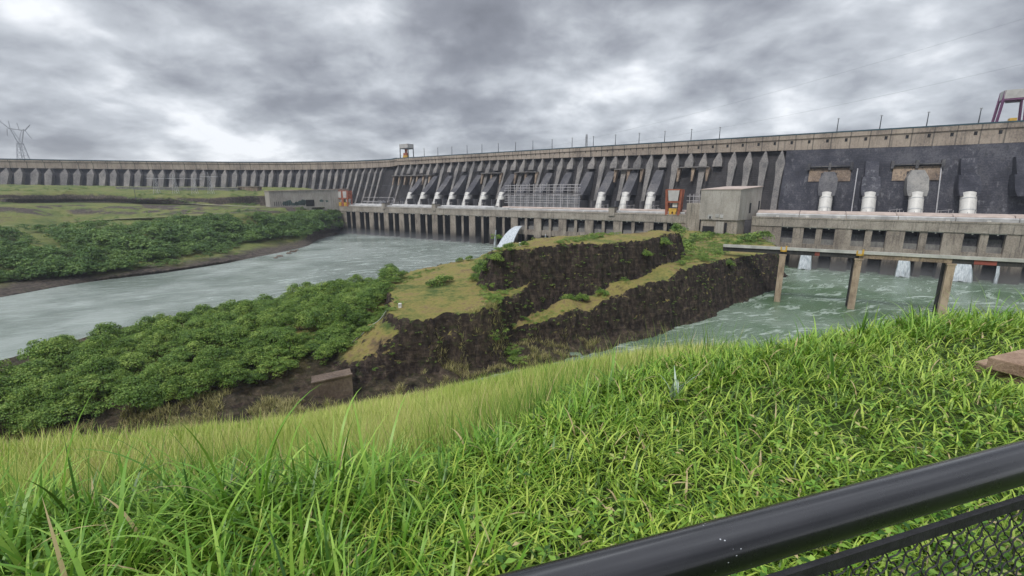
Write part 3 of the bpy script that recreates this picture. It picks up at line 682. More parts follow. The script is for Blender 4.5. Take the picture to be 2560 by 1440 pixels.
# debris and cables at the penstock feet
for k, s in enumerate((127, 160, 193, 225, 257, 290, 482, 515, 545, 765, 798)):
    t = empty('valve_rack', DW(s, 44, 47), 'small white railing and valve rack, %s from the left between the penstock feet' % ORD[k], 'valve rack', 'valve racks between the penstocks')
    mb = MB()
    for j in range(5):
        a = s - 5 + j * 2.4; h = 3 + (j * 7 + k) % 4; mb.bar(DW(a, 40 + j % 2 * 3, 46), DW(a, 40 + j % 2 * 3, 50 + h), .3)
    mb.bar(DW(s - 6, 41, 51.8), DW(s + 5, 41, 51.2), .3); mb.bar(DW(s - 6, 41, 54.2), DW(s + 4, 43, 55.5), .3)
    mb.build('frame', M['scaf'], t); mb = MB().dbox(s + 2, s + 5, 44, 47, 46, 50 + k % 3); mb.build('cabinet', M['head'], t)

# ------------------------------------------------------------------ scaffold of white tubes in front of the dam
t = empty('pipe_scaffold', DW(382, 48, 47), 'wide rack of white tube scaffold bays in front of the dam', 'scaffold')
mb = MB(); mb2 = MB(); zs = [56.5, 59.6, 62.8, 66.0, 68.2, 69.6, 73.4, 76.6, 80.4]; x0, x1 = 328, 443
random.seed(5)
ss_ = [x0 + 4 + k * 10.6 for k in range(11)]
for u in (46, 52):
    for s in ss_:
        mb.bar(DW(s, u, 46.5), DW(s, u, 81.5 + (random.random() < .3) * 1.2), .75)
        if u == 46 and (round(s) % 4 == 0 or round(s) % 3 == 0): mb.bar(DW(s + 2.8, u, 55), DW(s + 2.8, u, 80), .4)
    for j, z in enumerate(zs):
        a, b = (x0 - 2, x1) if j % 3 else (x0 - 3, x1 - 1); pp = [DW(a + (b - a) * i / 11, u, z + random.uniform(-.18, .18)) for i in range(12)]
        (mb if j != 5 else mb2).tube(pp, .34 if j != 5 else .6, 6)
for s in ss_:
    for z in (66.0, 80.4): mb.bar(DW(s, 46, z), DW(s, 52, z), .4)
mb.build('tube_frame', M['scaf'], t); mb2.build('deck_beam', M['dark'], t)
mb = MB().dbox(x0, x1 - 2, 53, 55, 47, 66); mb.build('sheeting', M['steel'], t)
mb = MB().dbox(326, 362, 1.0, 9, 46.2, 50.6); o = mb.build('roof_shed', M['duct'], None); tag(o, 'long low white shed roof on the powerhouse edge below the scaffold', 'shed')

# ------------------------------------------------------------------ tall concrete blocks
t = empty('service_building', DW(622, 10, 30), 'tall board marked concrete block with slanting pink roof dividing the powerhouse', 'building')
fp = [(605, -12), (641, -12), (655, 34), (622, 34)]
lo = [DW(s, u, 43.6) for s, u in fp]; hi = [DW(605, -12, 73), DW(641, -12, 73), DW(655, 34, 76.2), DW(622, 34, 76.2)]
MB().hexa(lo + hi).build('wall', M['building'], t)
MB().hexa([DW(604.4, -12.6, 73.02), DW(641.6, -12.6, 73.02), DW(655.8, 34.6, 76.3), DW(621.4, 34.6, 76.3), DW(604.4, -12.6, 73.5), DW(641.6, -12.6, 73.5), DW(655.8, 34.6, 76.9), DW(621.4, 34.6, 76.9)]).build('roof', M['pink'], t)
MB().hexa([DW(607, -10.6, 24), DW(640.4, -10.6, 24), DW(645, 6, 24), DW(611, 6, 24), DW(607, -10.6, 43.6), DW(640.4, -10.6, 43.6), DW(645, 6, 43.6), DW(611, 6, 43.6)]).build('lower_wall', M['power'], t)
MB().dbox(609, 620, -10.9, -10.3, 26, 37).build('opening', M['opening'], t)
MB().dbox(629, 631.5, -10.9, -10.3, 26, 41).build('opening', M['opening'], t)
MB().dbox(621.5, 628.5, -11.6, -10.6, 24, 41.8).build('pilaster', M['building'], t)
for q in ((613.5, 44.6, 4.2, 3.8), (620.5, 46.2, 3, 3), (624.5, 45.6, 3, 3.2)):
    MB().dbox(q[0], q[0] + q[2], -12.6, -12.05, q[1], q[1] + q[3]).build('vent_hood', M['duct'], t)
MB().dbox(614.8, 616.4, -12.7, -12.62, 44.8, 47.0).build('opening', M['opening'], t)
def sidept(f, z, out=.15):
    a, b = np.array(DW(641, -12, z)), np.array(DW(655, 34, z)); p = a + (b - a) * f; d = (b - a)[:2] / np.linalg.norm((b - a)[:2]); return np.array((p[0] + d[1] * out, p[1] - d[0] * out, z))
for f0, f1, z0, z1 in ((.46, .54, 50, 60), (.88, .95, 53, 62)):
    MB().hexa([sidept(f0, z0, -.5), sidept(f0, z0), sidept(f1, z0), sidept(f1, z0, -.5), sidept(f0, z1, -.5), sidept(f0, z1), sidept(f1, z1), sidept(f1, z1, -.5)]).build('door', M['dark'], t)
t = empty('buttress_block', DW(597, 5, 24), 'plain square concrete block joining the powerhouse to the service building', 'concrete block')
MB().dbox(590.4, 604.2, -3.5, 22, 22, 59.5).build('wall', M['power'], t)
mb = MB()
for z in (61.5, 66.5): mb.bar(DW(585, 18, z), DW(605, 18, z), .6)
for s in (588, 592, 598, 603): mb.bar(DW(s, 18, 47), DW(s, 18, 69), .5)
mb.build('railing', M['scaf'], t)

a = PD(676, 517, 735); b = PD(874, 512, 812)
e1 = (b - a)[:2]; Lb = np.linalg.norm(e1); e1 = e1 / Lb; e2 = np.array((-e1[1], e1[0]))
def LB(x, y, z): p = a[:2] + e1 * x + e2 * y; return (p[0], p[1], z)
t = empty('erection_hall', LB(Lb / 2, 10, 47), 'long low concrete hall with painted green plants and one black doorway', 'building')
mb = MB().hexa([LB(0, 0, 40), LB(Lb, 0, 40), LB(Lb, 40, 40), LB(0, 40, 40), LB(0, 0, 72.3), LB(Lb, 0, 76.2), LB(Lb, 40, 76.2), LB(0, 40, 72.3)]); mb.build('wall', M['building'], t)
MB().hexa([LB(-1, -1, 72.3), LB(Lb + 1, -1, 76.2), LB(Lb + 1, 41, 76.2), LB(-1, 41, 72.3), LB(-1, -1, 73.3), LB(Lb + 1, -1, 77.2), LB(Lb + 1, 41, 77.2), LB(-1, 41, 73.3)]).build('roof', M['pink'], t)
def onwall(px, z, out=.3):
    r = ray(px, 500); ox, oy = a[0], a[1]; D = -e1[0] * r[1] + r[0] * e1[1]; x = (ox * r[1] - r[0] * oy) / D; return x
x0_, x1_ = onwall(764, 0), onwall(785, 0)
MB().hexa([LB(x0_, -.4, 48), LB(x1_, -.4, 48), LB(x1_, .3, 48), LB(x0_, .3, 48), LB(x0_, -.4, 58.5), LB(x1_, -.4, 58.5), LB(x1_, .3, 58.5), LB(x0_, .3, 58.5)]).build('doorway', M['opening'], t)
random.seed(9)
mb = MB()
for px, wd, zt in ((712, 5, 57), (722, 6, 59), (733, 4, 54), (741, 5, 55.5), (752, 7, 58), (758, 5, 60), (804, 3.5, 59), (817, 2.5, 58)):
    x = onwall(px, 0); n = 11; zc = (zt + (49 if px < 800 else 54)) / 2; hh = (zt - (49 if px < 800 else 54)) / 2
    ring = [LB(x + wd * math.cos(2 * math.pi * i / n) * random.uniform(.7, 1.15), -.12, zc + hh * math.sin(2 * math.pi * i / n) * random.uniform(.75, 1.1)) for i in range(n)]
    mb.add(ring, [tuple(range(n))])
mb.build('wall_painting', M['mural'], t)
mb = MB()
for k in range(9): x = 6 + k * 3.2; mb.hexa([LB(x, -.25, 49), LB(x + .8, -.25, 49), LB(x + .8, .2, 49), LB(x, .2, 49), LB(x, -.25, 56), LB(x + .8, -.25, 56), LB(x + .8, .2, 56), LB(x, .2, 56)])
mb.build('slot_window', M['dark'], t)
# forecourt wall running to the powerhouse
t = empty('forecourt_wall', DW(-20, 6, 20), 'dark retaining wall with pale railing at the left end of the powerhouse', 'retaining wall')
MB().dbox(-34, -7.1, 0, 30, 0, 46).build('wall', M['dark'], t)
MB().dbox(-7.1, 22, -1.0, 12, -3, 38.6).build('corner_pier', M['pier'], t) if False else None
mb = MB()
for k in range(9): s = -33 + k * 3.1; mb.bar(DW(s, .5, 46), DW(s, .5, 50.5), .9)
mb.bar(DW(-34, .5, 50.5), DW(-7.2, .5, 50.5), .8); mb.build('railing', M['power'], t)
t = empty('low_store', PD(620, 480, 860), 'small beige flat building half hidden behind grass below the wing dam', 'building')
a = PD(596, 479, 855); b = PD(645, 479, 862)
mb = MB().hexa([a, b, b + (0, 14, 0), a + (0, 14, 0), a + (0, 0, 9), b + (0, 0, 9), b + (0, 14, 9), a + (0, 14, 9)]); mb.build('wall', M['stained'], t)
mb = MB().hexa([a + (-1, -1, 9), b + (1, -1, 9), b + (1, 15, 9), a + (-1, 15, 9), a + (-1, -1, 9.8), b + (1, -1, 9.8), b + (1, 15, 9.8), a + (-1, 15, 9.8)]); mb.build('roof', M['lane'], t)

# ------------------------------------------------------------------ gantry cranes
def gantry_orange(s, w, label, twin):
    t = empty('gantry_crane', DW(s, 3, 47), label, 'crane')
    mods = [(s, w)] if not twin else [(s - w * .27, w * .5), (s + w * .27, w * .5)]
    for c, ww in mods:
        mb = MB(); h0, h1, h2 = 46.4, 60.5, 73.5; b_, tt = ww * .40, ww * .5
        for sx in (-1, 1):
            for u in (-.6, 8):
                mb.bar(DW(c + sx * b_, u, h0), DW(c + sx * ww * .45, u, h1), ww * .15, 1.6); mb.bar(DW(c + sx * ww * .45, u, h1), DW(c + sx * tt, u, h2), ww * .13, 1.6)
            mb.bar(DW(c + sx * ww * .46, -.6, h1), DW(c + sx * ww * .46, 8, h1), 1.5, 1.5)
            mb.hexa([DW(c + sx * ww * .46 - .5, -.6, h1), DW(c + sx * ww * .46 + .5, -.6, h1), DW(c + sx * ww * .46 + .5, 8, h1), DW(c + sx * ww * .46 - .5, 8, h1), DW(c + sx * tt - .5, -.6, h2), DW(c + sx * tt + .5, -.6, h2), DW(c + sx * tt + .5, 8, h2), DW(c + sx * tt - .5, 8, h2)])
        mb.dbox(c - ww * .45, c + ww * .45, -.9, 8.3, h1 - .8, h1 + .8); mb.dbox(c - tt, c + tt, -.9, 8.3, h2 - .9, h2 + .3)
        mb.dbox(c - ww * .42, c + ww * .42, -.8, 7, h0, h0 + 1.6)
        mb.build('frame', M['orange'], t)
        MB().hexa([DW(c - ww * .30, -1.3, h1 + 1), DW(c + ww * .30, -1.3, h1 + 1), DW(c + ww * .30, 6, h1 + 1), DW(c - ww * .30, 6, h1 + 1), DW(c - ww * .38, -1.3, h2 - 1), DW(c + ww * .38, -1.3, h2 - 1), DW(c + ww * .38, 6, h2 - 1), DW(c - ww * .38, 6, h2 - 1)]).build('cladding', M['greypanel'], t)
        mb = MB().dbox(c - ww * .26, c + ww * .26, -1.2, 5, 50.3, 53.6); mb.dbox(c - ww * .22, c - ww * .05, -1.3, 4, 47.2, 50.3); mb.dbox(c + ww * .05, c + ww * .22, -1.3, 4, 47.2, 50.3); mb.build('hoist', M['yellow'], t)
        MB().dbox(c - ww * .05, c + ww * .26, 1, 4, 55.0, 59.4).build('cabin', M['white'], t)
gantry_orange(575.5, 15.5, 'orange gantry crane with grey tapered cladding beside the concrete service building', False)
gantry_orange(15.5, 27, 'pair of orange gantry frames with pale boxes beside the long low hall', True)
def crest_crane(s0, s1, h, legm, panelm, label, u0=118, u1=131, lean=0.0, hook=True):
    t = empty('gantry_crane', DW((s0 + s1) / 2, 124, CREST), label, 'crane'); w = s1 - s0
    mb = MB()
    for s, sx in ((s0, 1), (s1, -1)):
        for u in (u0, u1): mb.bar(DW(s - sx * lean, u, CREST - .5), DW(s + sx * .6, u, CREST + h), 1.5, 1.5)
    for s in (s0 + .6, s1 - .6): mb.bar(DW(s, u0, CREST + h - 7.6), DW(s, u1, CREST + h - 7.6), 1.2)
    mb.bar(DW(s0, u0, CREST + h - 7.8), DW(s1, u0, CREST + h - 7.8), 1.5); mb.bar(DW(s0, u1, CREST + h - 7.8), DW(s1, u1, CREST + h - 7.8), 1.5)
    mb.build('leg_frame', legm, t)
    MB().dbox(s0 - .2, s1 + .2, u0 - .9, u1 + .9, CREST + h - 7, CREST + h + .4).build('machine_house', panelm, t)
    c = (s0 + s1) / 2
    if hook:
        mb = MB(); mb.dbox(c - 2.6, c + 1.6, 122, 125, CREST + h - 12, CREST + h - 8.6); mb.dbox(c - .8, c + 1.4, 122, 125, CREST + 8, CREST + h - 11); mb.dbox(c - 6, c + 3, 121, 126, CREST + 5, CREST + 9.6); mb.build('hook_block', M['orange'], t)
        MB().dbox(c - 6, c + 3.6, 120, 126, CREST + .2, CREST + 5).build('trolley', M['yellow'], t)
    else:
        mb = MB().bar(DW(s0 + 2, u0 + 2, CREST + h - 10.5), DW(s1 - 3.5, u0 + 2, CREST + h - 10.5), .7, .7)
        for q in (.25, .75): mb.bar(DW(s0 + w * q, u0 + 2, CREST + h - 10.5), DW(s0 + w * q, u0 + 2, CREST + h - 7), .25)
        mb.build('lifting_beam', M['darksteel'], t)
        MB().dbox(c - .5, c + 4.2, 118, 124, CREST + .2, CREST + 3.6).build('trolley', M['yellow'], t)
crest_crane(37, 59, 25, M['darksteel'], M['greypanel'], 'dark gantry crane with grey housing and yellow trolley far along the dam crest')
crest_crane(836, 851, 28, M['purple'], M['greypanel'], 'purple legged gantry crane with grey housing on the dam crest at the right', lean=1.5, hook=False)
t = empty('crane_cabin', DW(862, 120, CREST), 'small grey cabin beside the purple gantry crane on the crest', 'cabin')
MB().dbox(853.4, 872, 118, 126, CREST - .5, CREST + 8).build('wall', M['greypanel'], t); MB().dbox(857, 868, 119, 125, CREST + 8, CREST + 10).build('roof', M['darksteel'], t)

# ------------------------------------------------------------------ masts on the crest
pole_s = [95.6, 129.1, 162.1, 196.3, 228.0, 261.6, 295.1, 327.1, 360.9, 394.3, 427.9, 460.8, 494.1, 528.1, 561.2, 594.5, 712.7, 749.2, 785.9, 823.2]
first = None
for i, s in enumerate(pole_s):
    lab = 'grey lamp mast on the dam crest, %s in the row counted from the left' % ORD[i]
    if first is None:
        t = first = empty('lamp_mast', DW(s, 122, CREST - .6), lab, 'lamp mast', 'lamp masts along the dam crest')
        b0 = np.array(DW(s, 122, CREST - .6)); mb = MB().tube([b0, b0 + (0, 0, 7), b0 + (0, 0, 14.8)], [.55, .45, .32], 8); mb.build('pole', M['darksteel'], t)
        mb = MB().dbox(s - 1.0, s + 1.0, 121.4, 122.6, CREST + 14.0, CREST + 14.9); mb.build('lamp_head', M['steel'], t)
    else:
        t = copy_tree(first); t.location = DW(s, 122, CREST - .6); t['label'] = lab
def lattice(name, base, h, w, w2, label, cat, mat, arms=(), group=None, rot=DROT, rad=.25, n=7, par_name='lattice'):
    t = empty(name, base, label, cat, group); mb = MB(); b = Vector(base)
    cs, sn = math.cos(rot), math.sin(rot)
    def c(z, i):
        k = w + (w2 - w) * z / h; x, y = [(-1, -1), (1, -1), (1, 1), (-1, 1)][i]; x *= k / 2; y *= k / 2
        return b + Vector((x * cs - y * sn, x * sn + y * cs, z))
    for i in range(4):
        mb.bar(c(0, i), c(h, i), rad * 2)
        for j in range(n):
            z0, z1 = h * j / n, h * (j + 1) / n
            mb.bar(c(z0, i), c(z1, (i + 1) % 4), rad); mb.bar(c(z1, i), c(z1, (i + 1) % 4), rad)
    mb.build(par_name, mat, t)
    for p, q, r in arms:
        f = lambda v: b + Vector((v[0] * cs, v[0] * sn, v[1]))
        MB().bar(f(p), f(q), r).build('cross_arm', mat, t)
    return t
lattice('antenna_mast', DW(417.5, 121, CREST - .6), 18.5, 2.4, 1.6, 'lattice antenna mast standing on the middle of the dam crest', 'antenna', M['steel'], arms=[((-2, 14), (2, 14), .9), ((-1.5, 9), (1.8, 9), .8)], rad=.22)
# transmission tower behind the wing dam
TB = PD(60, 404, 1500); zt = PD(45, 300, 1500)[2]; TB[2] = 110; Ht = zt - 110
lattice('transmission_tower', TB, Ht * .62, 34, 10, 'tall pale lattice transmission tower with spread arms behind the wing dam', 'pylon', M['steel'], rot=.2, rad=.75, n=6,
        arms=[((-4, Ht * .6), (-18, Ht * .86), 2.0), ((4, Ht * .6), (18, Ht * .86), 2.0), ((-4, Ht * .62), (12, Ht * .84), 1.2), ((4, Ht * .62), (-12, Ht * .84), 1.2), ((-22, Ht * .86), (22, Ht * .83), 3.0), ((-20, Ht * .86), (-45, Ht * 1.0), 2.2), ((20, Ht * .83), (38, Ht * .93), 2.2), ((-18, Ht * .86), (-18, Ht * .98), 1.2), ((6, Ht * .84), (3, Ht * .95), 1.2), ((22, Ht * .82), (34, Ht * .7), 1.2), ((-26, Ht * .86), (-30, Ht * .74), 1.2)])
for i, (x, yb, yt, d) in enumerate(((393, 484, 436, 760), (440, 484, 436, 765), (488, 484, 437, 770), (528, 484, 430, 775))):
    p = PD(x, yb, d); h = PD(x, yt, d)[2] - p[2]
    lattice('pylon', p, h * .8, 7, 2.4, 'slim pale lattice pylon in front of the wing dam, %s from the left' % ORD[i], 'pylon', M['palewire'], group='pylons in front of the wing dam', rot=.1, rad=.16, n=5, arms=[((-14, h * .8), (14, h * .78), .6), ((-1, h * .8), (-1, h), .5)])
p = PD(340, 500, 700); o = MB().tube([p, p + (0, 0, 26)], [.4, .25], 6).build('utility_pole', M['darksteel']); tag(o, 'lone dark utility pole on the grassy far bank', 'utility pole')
# overhead lines
mw = plain('overhead_wire', (.20, .21, .23), .6, .1, 1)
def wire(a, b, sag, label, r=.11):
    a = np.array(a); b = np.array(b); pts_ = [a + (b - a) * t - np.array((0, 0, sag * 4 * t * (1 - t))) for t in np.linspace(0, 1, 28)]
    r *= .7; o = MB().tube(pts_, r, 4).build('overhead_wire', mw); tag(o, label, 'power line', 'overhead power lines')
wire(DW(250, 260, 150), DW(1000, 60, 250), 14, 'upper power line crossing the sky above the right end of the dam')
wire(DW(420, 240, 150), DW(1000, 80, 210), 12, 'lower power line crossing the sky above the right end of the dam')
wire(TB + (-20, 0, Ht * .8), PD(-700, 300, 1300), 10, 'power line running left from the transmission tower')
wire(TB + (20, 0, Ht * .8), PD(420, 405, 1900), 25, 'power line running right from the transmission tower')
wire(PD(350, 437, 750), PD(560, 441, 780), 2, 'wire strung across the pylon tops', .15)
wire(PD(560, 446, 780), DW(75, 66, 83), 4, 'sagging wire in front of the buttresses of the wing dam', .12)

# ------------------------------------------------------------------ bridge across the nearer channel
piers_b = [P(1942, 752, 0), P(2126, 772, 0), P(2347, 792, 0)]
br = empty('road_bridge', piers_b[1], 'long level concrete bridge on three tall pillars over the right channel', 'bridge')
BP = np.array([p[:2] for p in piers_b]); bd = BP[2] - BP[0]; bd /= np.linalg.norm(bd); bn = np.array((-bd[1], bd[0]))
zdk = float(np.mean([PD(x, y, q[1])[2] for (x, y), q in zip(((1945, 625), (2131, 628), (2372, 640)), piers_b)]))
def BB(l, w, z): p = BP[0] + bd * l + bn * w; return (p[0], p[1], z)
lp = [float((p - BP[0]) @ bd) for p in BP]
l_w = float((P(1815, 622, zdk)[:2] - BP[0]) @ bd) - 3; l_e = lp[2] + 130
def bbox(l0, l1, w0, w1, z0, z1): return MB().hexa([BB(l0, w0, z0), BB(l1, w0, z0), BB(l1, w1, z0), BB(l0, w1, z0), BB(l0, w0, z1), BB(l1, w0, z1), BB(l1, w1, z1), BB(l0, w1, z1)])
bbox(l_w, l_e, -3.2, 5.2, zdk - .3, zdk + .35).build('deck', M['power'], br)
bbox(l_w, l_e, -3.5, -3.1, zdk - .8, zdk + 1.0).build('parapet', M['duct'], br)
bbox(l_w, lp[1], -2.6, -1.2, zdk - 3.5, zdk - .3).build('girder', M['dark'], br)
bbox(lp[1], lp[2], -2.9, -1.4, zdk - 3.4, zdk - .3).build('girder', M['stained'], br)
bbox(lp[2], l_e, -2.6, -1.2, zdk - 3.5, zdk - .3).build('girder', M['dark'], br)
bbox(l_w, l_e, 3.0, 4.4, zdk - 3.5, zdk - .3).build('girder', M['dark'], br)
for a_, b_ in ((lp[0] + 17, lp[0] + 19.5), (lp[2] + 9, lp[2] + 18), (lp[2] + 29, lp[2] + 37)): bbox(a_, b_, -2.75, -2.62, zdk - 3.3, zdk - .9).build('red_panel', M['red'], br)
for k, l in enumerate(lp + [lp[2] + 52]):
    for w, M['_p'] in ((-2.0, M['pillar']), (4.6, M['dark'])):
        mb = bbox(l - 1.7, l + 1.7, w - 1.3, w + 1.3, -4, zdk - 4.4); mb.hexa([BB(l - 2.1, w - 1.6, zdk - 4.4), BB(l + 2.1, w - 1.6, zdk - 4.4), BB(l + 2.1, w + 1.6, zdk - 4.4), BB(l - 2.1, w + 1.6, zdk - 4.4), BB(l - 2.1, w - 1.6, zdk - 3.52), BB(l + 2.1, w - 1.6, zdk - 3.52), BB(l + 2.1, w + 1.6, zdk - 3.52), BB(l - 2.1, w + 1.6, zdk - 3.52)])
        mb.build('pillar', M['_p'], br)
for l in (lp[0], lp[1]):
    mb = bbox(l - 1.7, l - 1.0, -4.1, -3.5, zdk - 1.8, zdk + 1.2); b2 = bbox(l - 1.7, l + 1.9, -4.1, -3.5, zdk - 1.8, zdk - .9); mb.add(b2.v, b2.f); b3 = bbox(l + 1.0, l + 1.9, -4.1, -3.5, zdk - 1.8, zdk + 2.0); mb.add(b3.v, b3.f); mb.build('yellow_bracket', M['yellow'], br)

# ------------------------------------------------------------------ falling water
def fall_mat():
    m, g = new_mat('falling_water'); tc = g.n('ShaderNodeTexCoord')
    n = g.noise(g.stretch(tc.outputs['Object'], (1.1, 1.1, .16)), 1, 6, .65)
    finish(g, g.ramp(n, [(.35, (.28, .33, .37)), (.62, (.60, .64, .67))]), .55, n, .3, bdist=.8, bstr=.6); return m
M['fall'] = fall_mat()
def waterfall(s, w0, w1, z0, reach, label, ulean=0.0, drift=0.0):
    t = []; n = 22; k = 15; V = []
    for i in range(n + 1):
        f = i / n; z = z0 - z0 * f ** 1.9 if ulean == 0 else z0 - (z0 + .2) * f ** 1.7; u = -1.5 - reach * f
        for sgn in (1, -1):
            for j in range(k + 1):
                a = j / k * 2 - 1; ww = w0 + (w1 - w0) * f; th = 1.6 * (1 - a * a) * (1 + f)
                nz = (float(vnoise(np.array([a * 6 + 3]), np.array([f * 3.0]))[0]) - .5) * 2.6 * (.2 + f)
                V.append(DW(s + drift * f + a * ww, u - sgn * th * .5 + nz, z + .4 + (float(vnoise(np.array([a * 4 + 30]), np.array([f * 2.0]))[0]) - .5) * 1.6 * f))
    r = 2 * (k + 1); F = []
    for i in range(n):
        for j in range(r): F.append((i * r + j if j < k + 1 else i * r + j, i * r + (j + 1) % r, (i + 1) * r + (j + 1) % r, (i + 1) * r + j))
    # ring order: front left to right, then back right to left
    V2 = []
    for i in range(n + 1):
        row = V[i * r:(i + 1) * r]; V2 += row[:k + 1] + row[k + 1:][::-1]
    mb = MB().add(V2, F); o = mb.build('waterfall', M['fall'], None, smooth=True)
    return tag(o, label, 'waterfall', 'white water jets from the powerhouse')
def s_at(px, py, u=-2):
    r = ray(px, py); ox, oy = DW(0, u)[:2]; D = -US[0] * r[1] + r[0] * US[1]; return (ox * r[1] - r[0] * oy) / D
waterfall(s_at(1299, 562), 4.2, 12.5, 27, 24, 'broad white spill of water arching from the middle of the long powerhouse', 1, -9)
waterfall(s_at(1240, 590), .5, 1.0, 20, 2, 'thin white thread of water beside the broad spill', 1, -1)
waterfall(s_at(2015, 640), 3.2, 5.5, 17, 5, 'white water jet behind the first bridge pillar')
waterfall(s_at(2262, 640), 2.8, 5.2, 17, 5, 'white water jet between the second and third bridge pillars')
waterfall(s_at(2412, 640), 3.0, 6.6, 17, 6, 'wide misty white water jet to the right of the third bridge pillar')
waterfall(s_at(2500, 650), .9, 1.2, 14, 2, 'narrow white water jet furthest along the nearer powerhouse')
waterfall(s_at(1364, 590), .3, 1.2, 18, 2, 'small white spurt of water just above the grassy rock terrace')
# ------------------------------------------------------------------ foliage
def leaf_mat(name, lo, mid, hi, rough=.6, trans=.25, straw=None):
    straw = straw or hi
    m, g = new_mat(name); at = g.n('ShaderNodeAttribute', attribute_name='tone'); oi = g.n('ShaderNodeObjectInfo')
    f = g.math('ADD', g.math('MULTIPLY', at.outputs['Fac'], .75), g.math('MULTIPLY', oi.outputs['Random'], .25)) if straw is hi else at.outputs['Fac']
    col = g.ramp(f, [(.05, lo), (.45, mid), (.88, hi), (.97, straw)])
    b = g.n('ShaderNodeBsdfPrincipled', i_Roughness=rough); g.set(b.inputs['Base Color'], col); b.inputs['Specular IOR Level'].default_value = .35
    tr = g.n('ShaderNodeBsdfTranslucent'); g.set(tr.inputs['Color'], g.mix(.35, col, (.30, .42, .06)))
    mx = g.n('ShaderNodeMixShader', i_0=trans); g.nt.links.new(b.outputs[0], mx.inputs[1]); g.nt.links.new(tr.outputs[0], mx.inputs[2])
    g.n('ShaderNodeOutputMaterial', i_Surface=mx); return m
M['leaf'] = leaf_mat('tree_leaves', (.024, .062, .012), (.105, .20, .030), (.30, .40, .085))
M['leaf2'] = leaf_mat('far_tree_leaves', (.018, .050, .018), (.075, .155, .036), (.20, .30, .075))
M['bark'] = plain('grey_brown_bark', (.10, .085, .065), .9, .35, 2)
def leaf_cloud(r, clumps, per, leaf, flat=.45, spread=1.0, up=.5, sub=1.0):
    """crown of umbrella-shaped clumps: every leaf is its own small folded quad. returns V,F,tone"""
    V = []; T = []
    th = r.random(clumps) * 2 * np.pi; rad = np.sqrt(r.random(clumps)) * spread; hz = r.random(clumps)
    cx = np.cos(th) * rad; cy = np.sin(th) * rad; cz = (1 - rad ** 2 / spread ** 2) * .75 + hz * .55 - .25
    cr = (.30 + .26 * r.random(clumps)) * sub; ct = r.random(clumps)
    N = clumps * per; ci = np.repeat(np.arange(clumps), per)
    a = r.random(N) * 2 * np.pi; zc = r.random(N) * 1.35 - .35; q = np.sqrt(np.clip(1 - zc ** 2, 0, 1)); k = .72 + .33 * r.random(N)
    d = np.stack([np.cos(a) * q, np.sin(a) * q, zc], 1)
    pos = np.stack([cx, cy, cz], 1)[ci] + d * cr[ci][:, None] * k[:, None] * np.array((1, 1, flat * 1.25))
    nrm = d * np.array((1, 1, 1.6)) + np.array((0, 0, up)) + r.normal(0, .45, (N, 3)); nrm /= np.linalg.norm(nrm, axis=1)[:, None]
    t1 = np.cross(nrm, r.normal(0, 1, (N, 3))); t1 /= np.linalg.norm(t1, axis=1)[:, None]; t2 = np.cross(nrm, t1)
    sz = leaf * (.6 + .8 * r.random(N))[:, None]
    V = np.stack([pos - t1 * sz, pos - t2 * sz * .55, pos + t1 * sz - nrm * sz * .25, pos + t2 * sz * .55], 1).reshape(-1, 3)
    F = np.arange(N * 4).reshape(-1, 4)
    tone = np.repeat(np.clip(ct[ci] * .55 + r.random(N) * .45, 0, 1), 4)
    return V, F, np.stack([tone] * 3, 1)
def make_tree(name, seed, label, cat, group, mat, clumps=26, per=34, leaf=.085, H=8.0, Wd=5.0, flat=.45, trunk=True, loc=(0, 0, 0)):
    r = np.random.default_rng(seed)
    t = empty(name, loc, label, cat, group)
    V, F, T = leaf_cloud(r, clumps, per, leaf, flat); V = V * np.array((Wd, Wd, H * .52)) + np.array((0, 0, H * (.46 if trunk else .28)))
    np_mesh('crown', V, F, mat, T, parent=t)
    if trunk:
        mb = MB(); base = Vector((0, 0, -.6)); top = Vector((r.normal(0, .3), r.normal(0, .3), H * .5)); o_ = t.location
        mb.tube([o_ + base, o_ + base.lerp(top, .5) + Vector((.15, 0, 0)), o_ + top], [.26, .2, .13], 6)
        for k in range(5):
            a = r.random() * 6.28; q = Vector((math.cos(a) * Wd * .6, math.sin(a) * Wd * .6, H * (.62 + .2 * r.random())))
            mb.tube([o_ + base.lerp(top, .45 + .1 * k), o_ + (top + q) / 2, o_ + q], [.12, .09, .04], 4)
        mb.build('trunk', M['bark'], t)
    return t
def pen_z(x, y): return float(GZ[int(np.clip(round((y - ys[0]) / .85), 0, len(ys) - 1)), int(np.clip(round((x - xs[0]) / .85), 0, len(xs) - 1))])
def in_px(poly, x, y):
    ins = False; n = len(poly)
    for i in range(n):
        (x0, y0), (x1, y1) = poly[i], poly[(i + 1) % n]
        if (y0 > y) != (y1 > y) and x < (x1 - x0) * (y - y0) / (y1 - y0) + x0: ins = not ins
    return ins
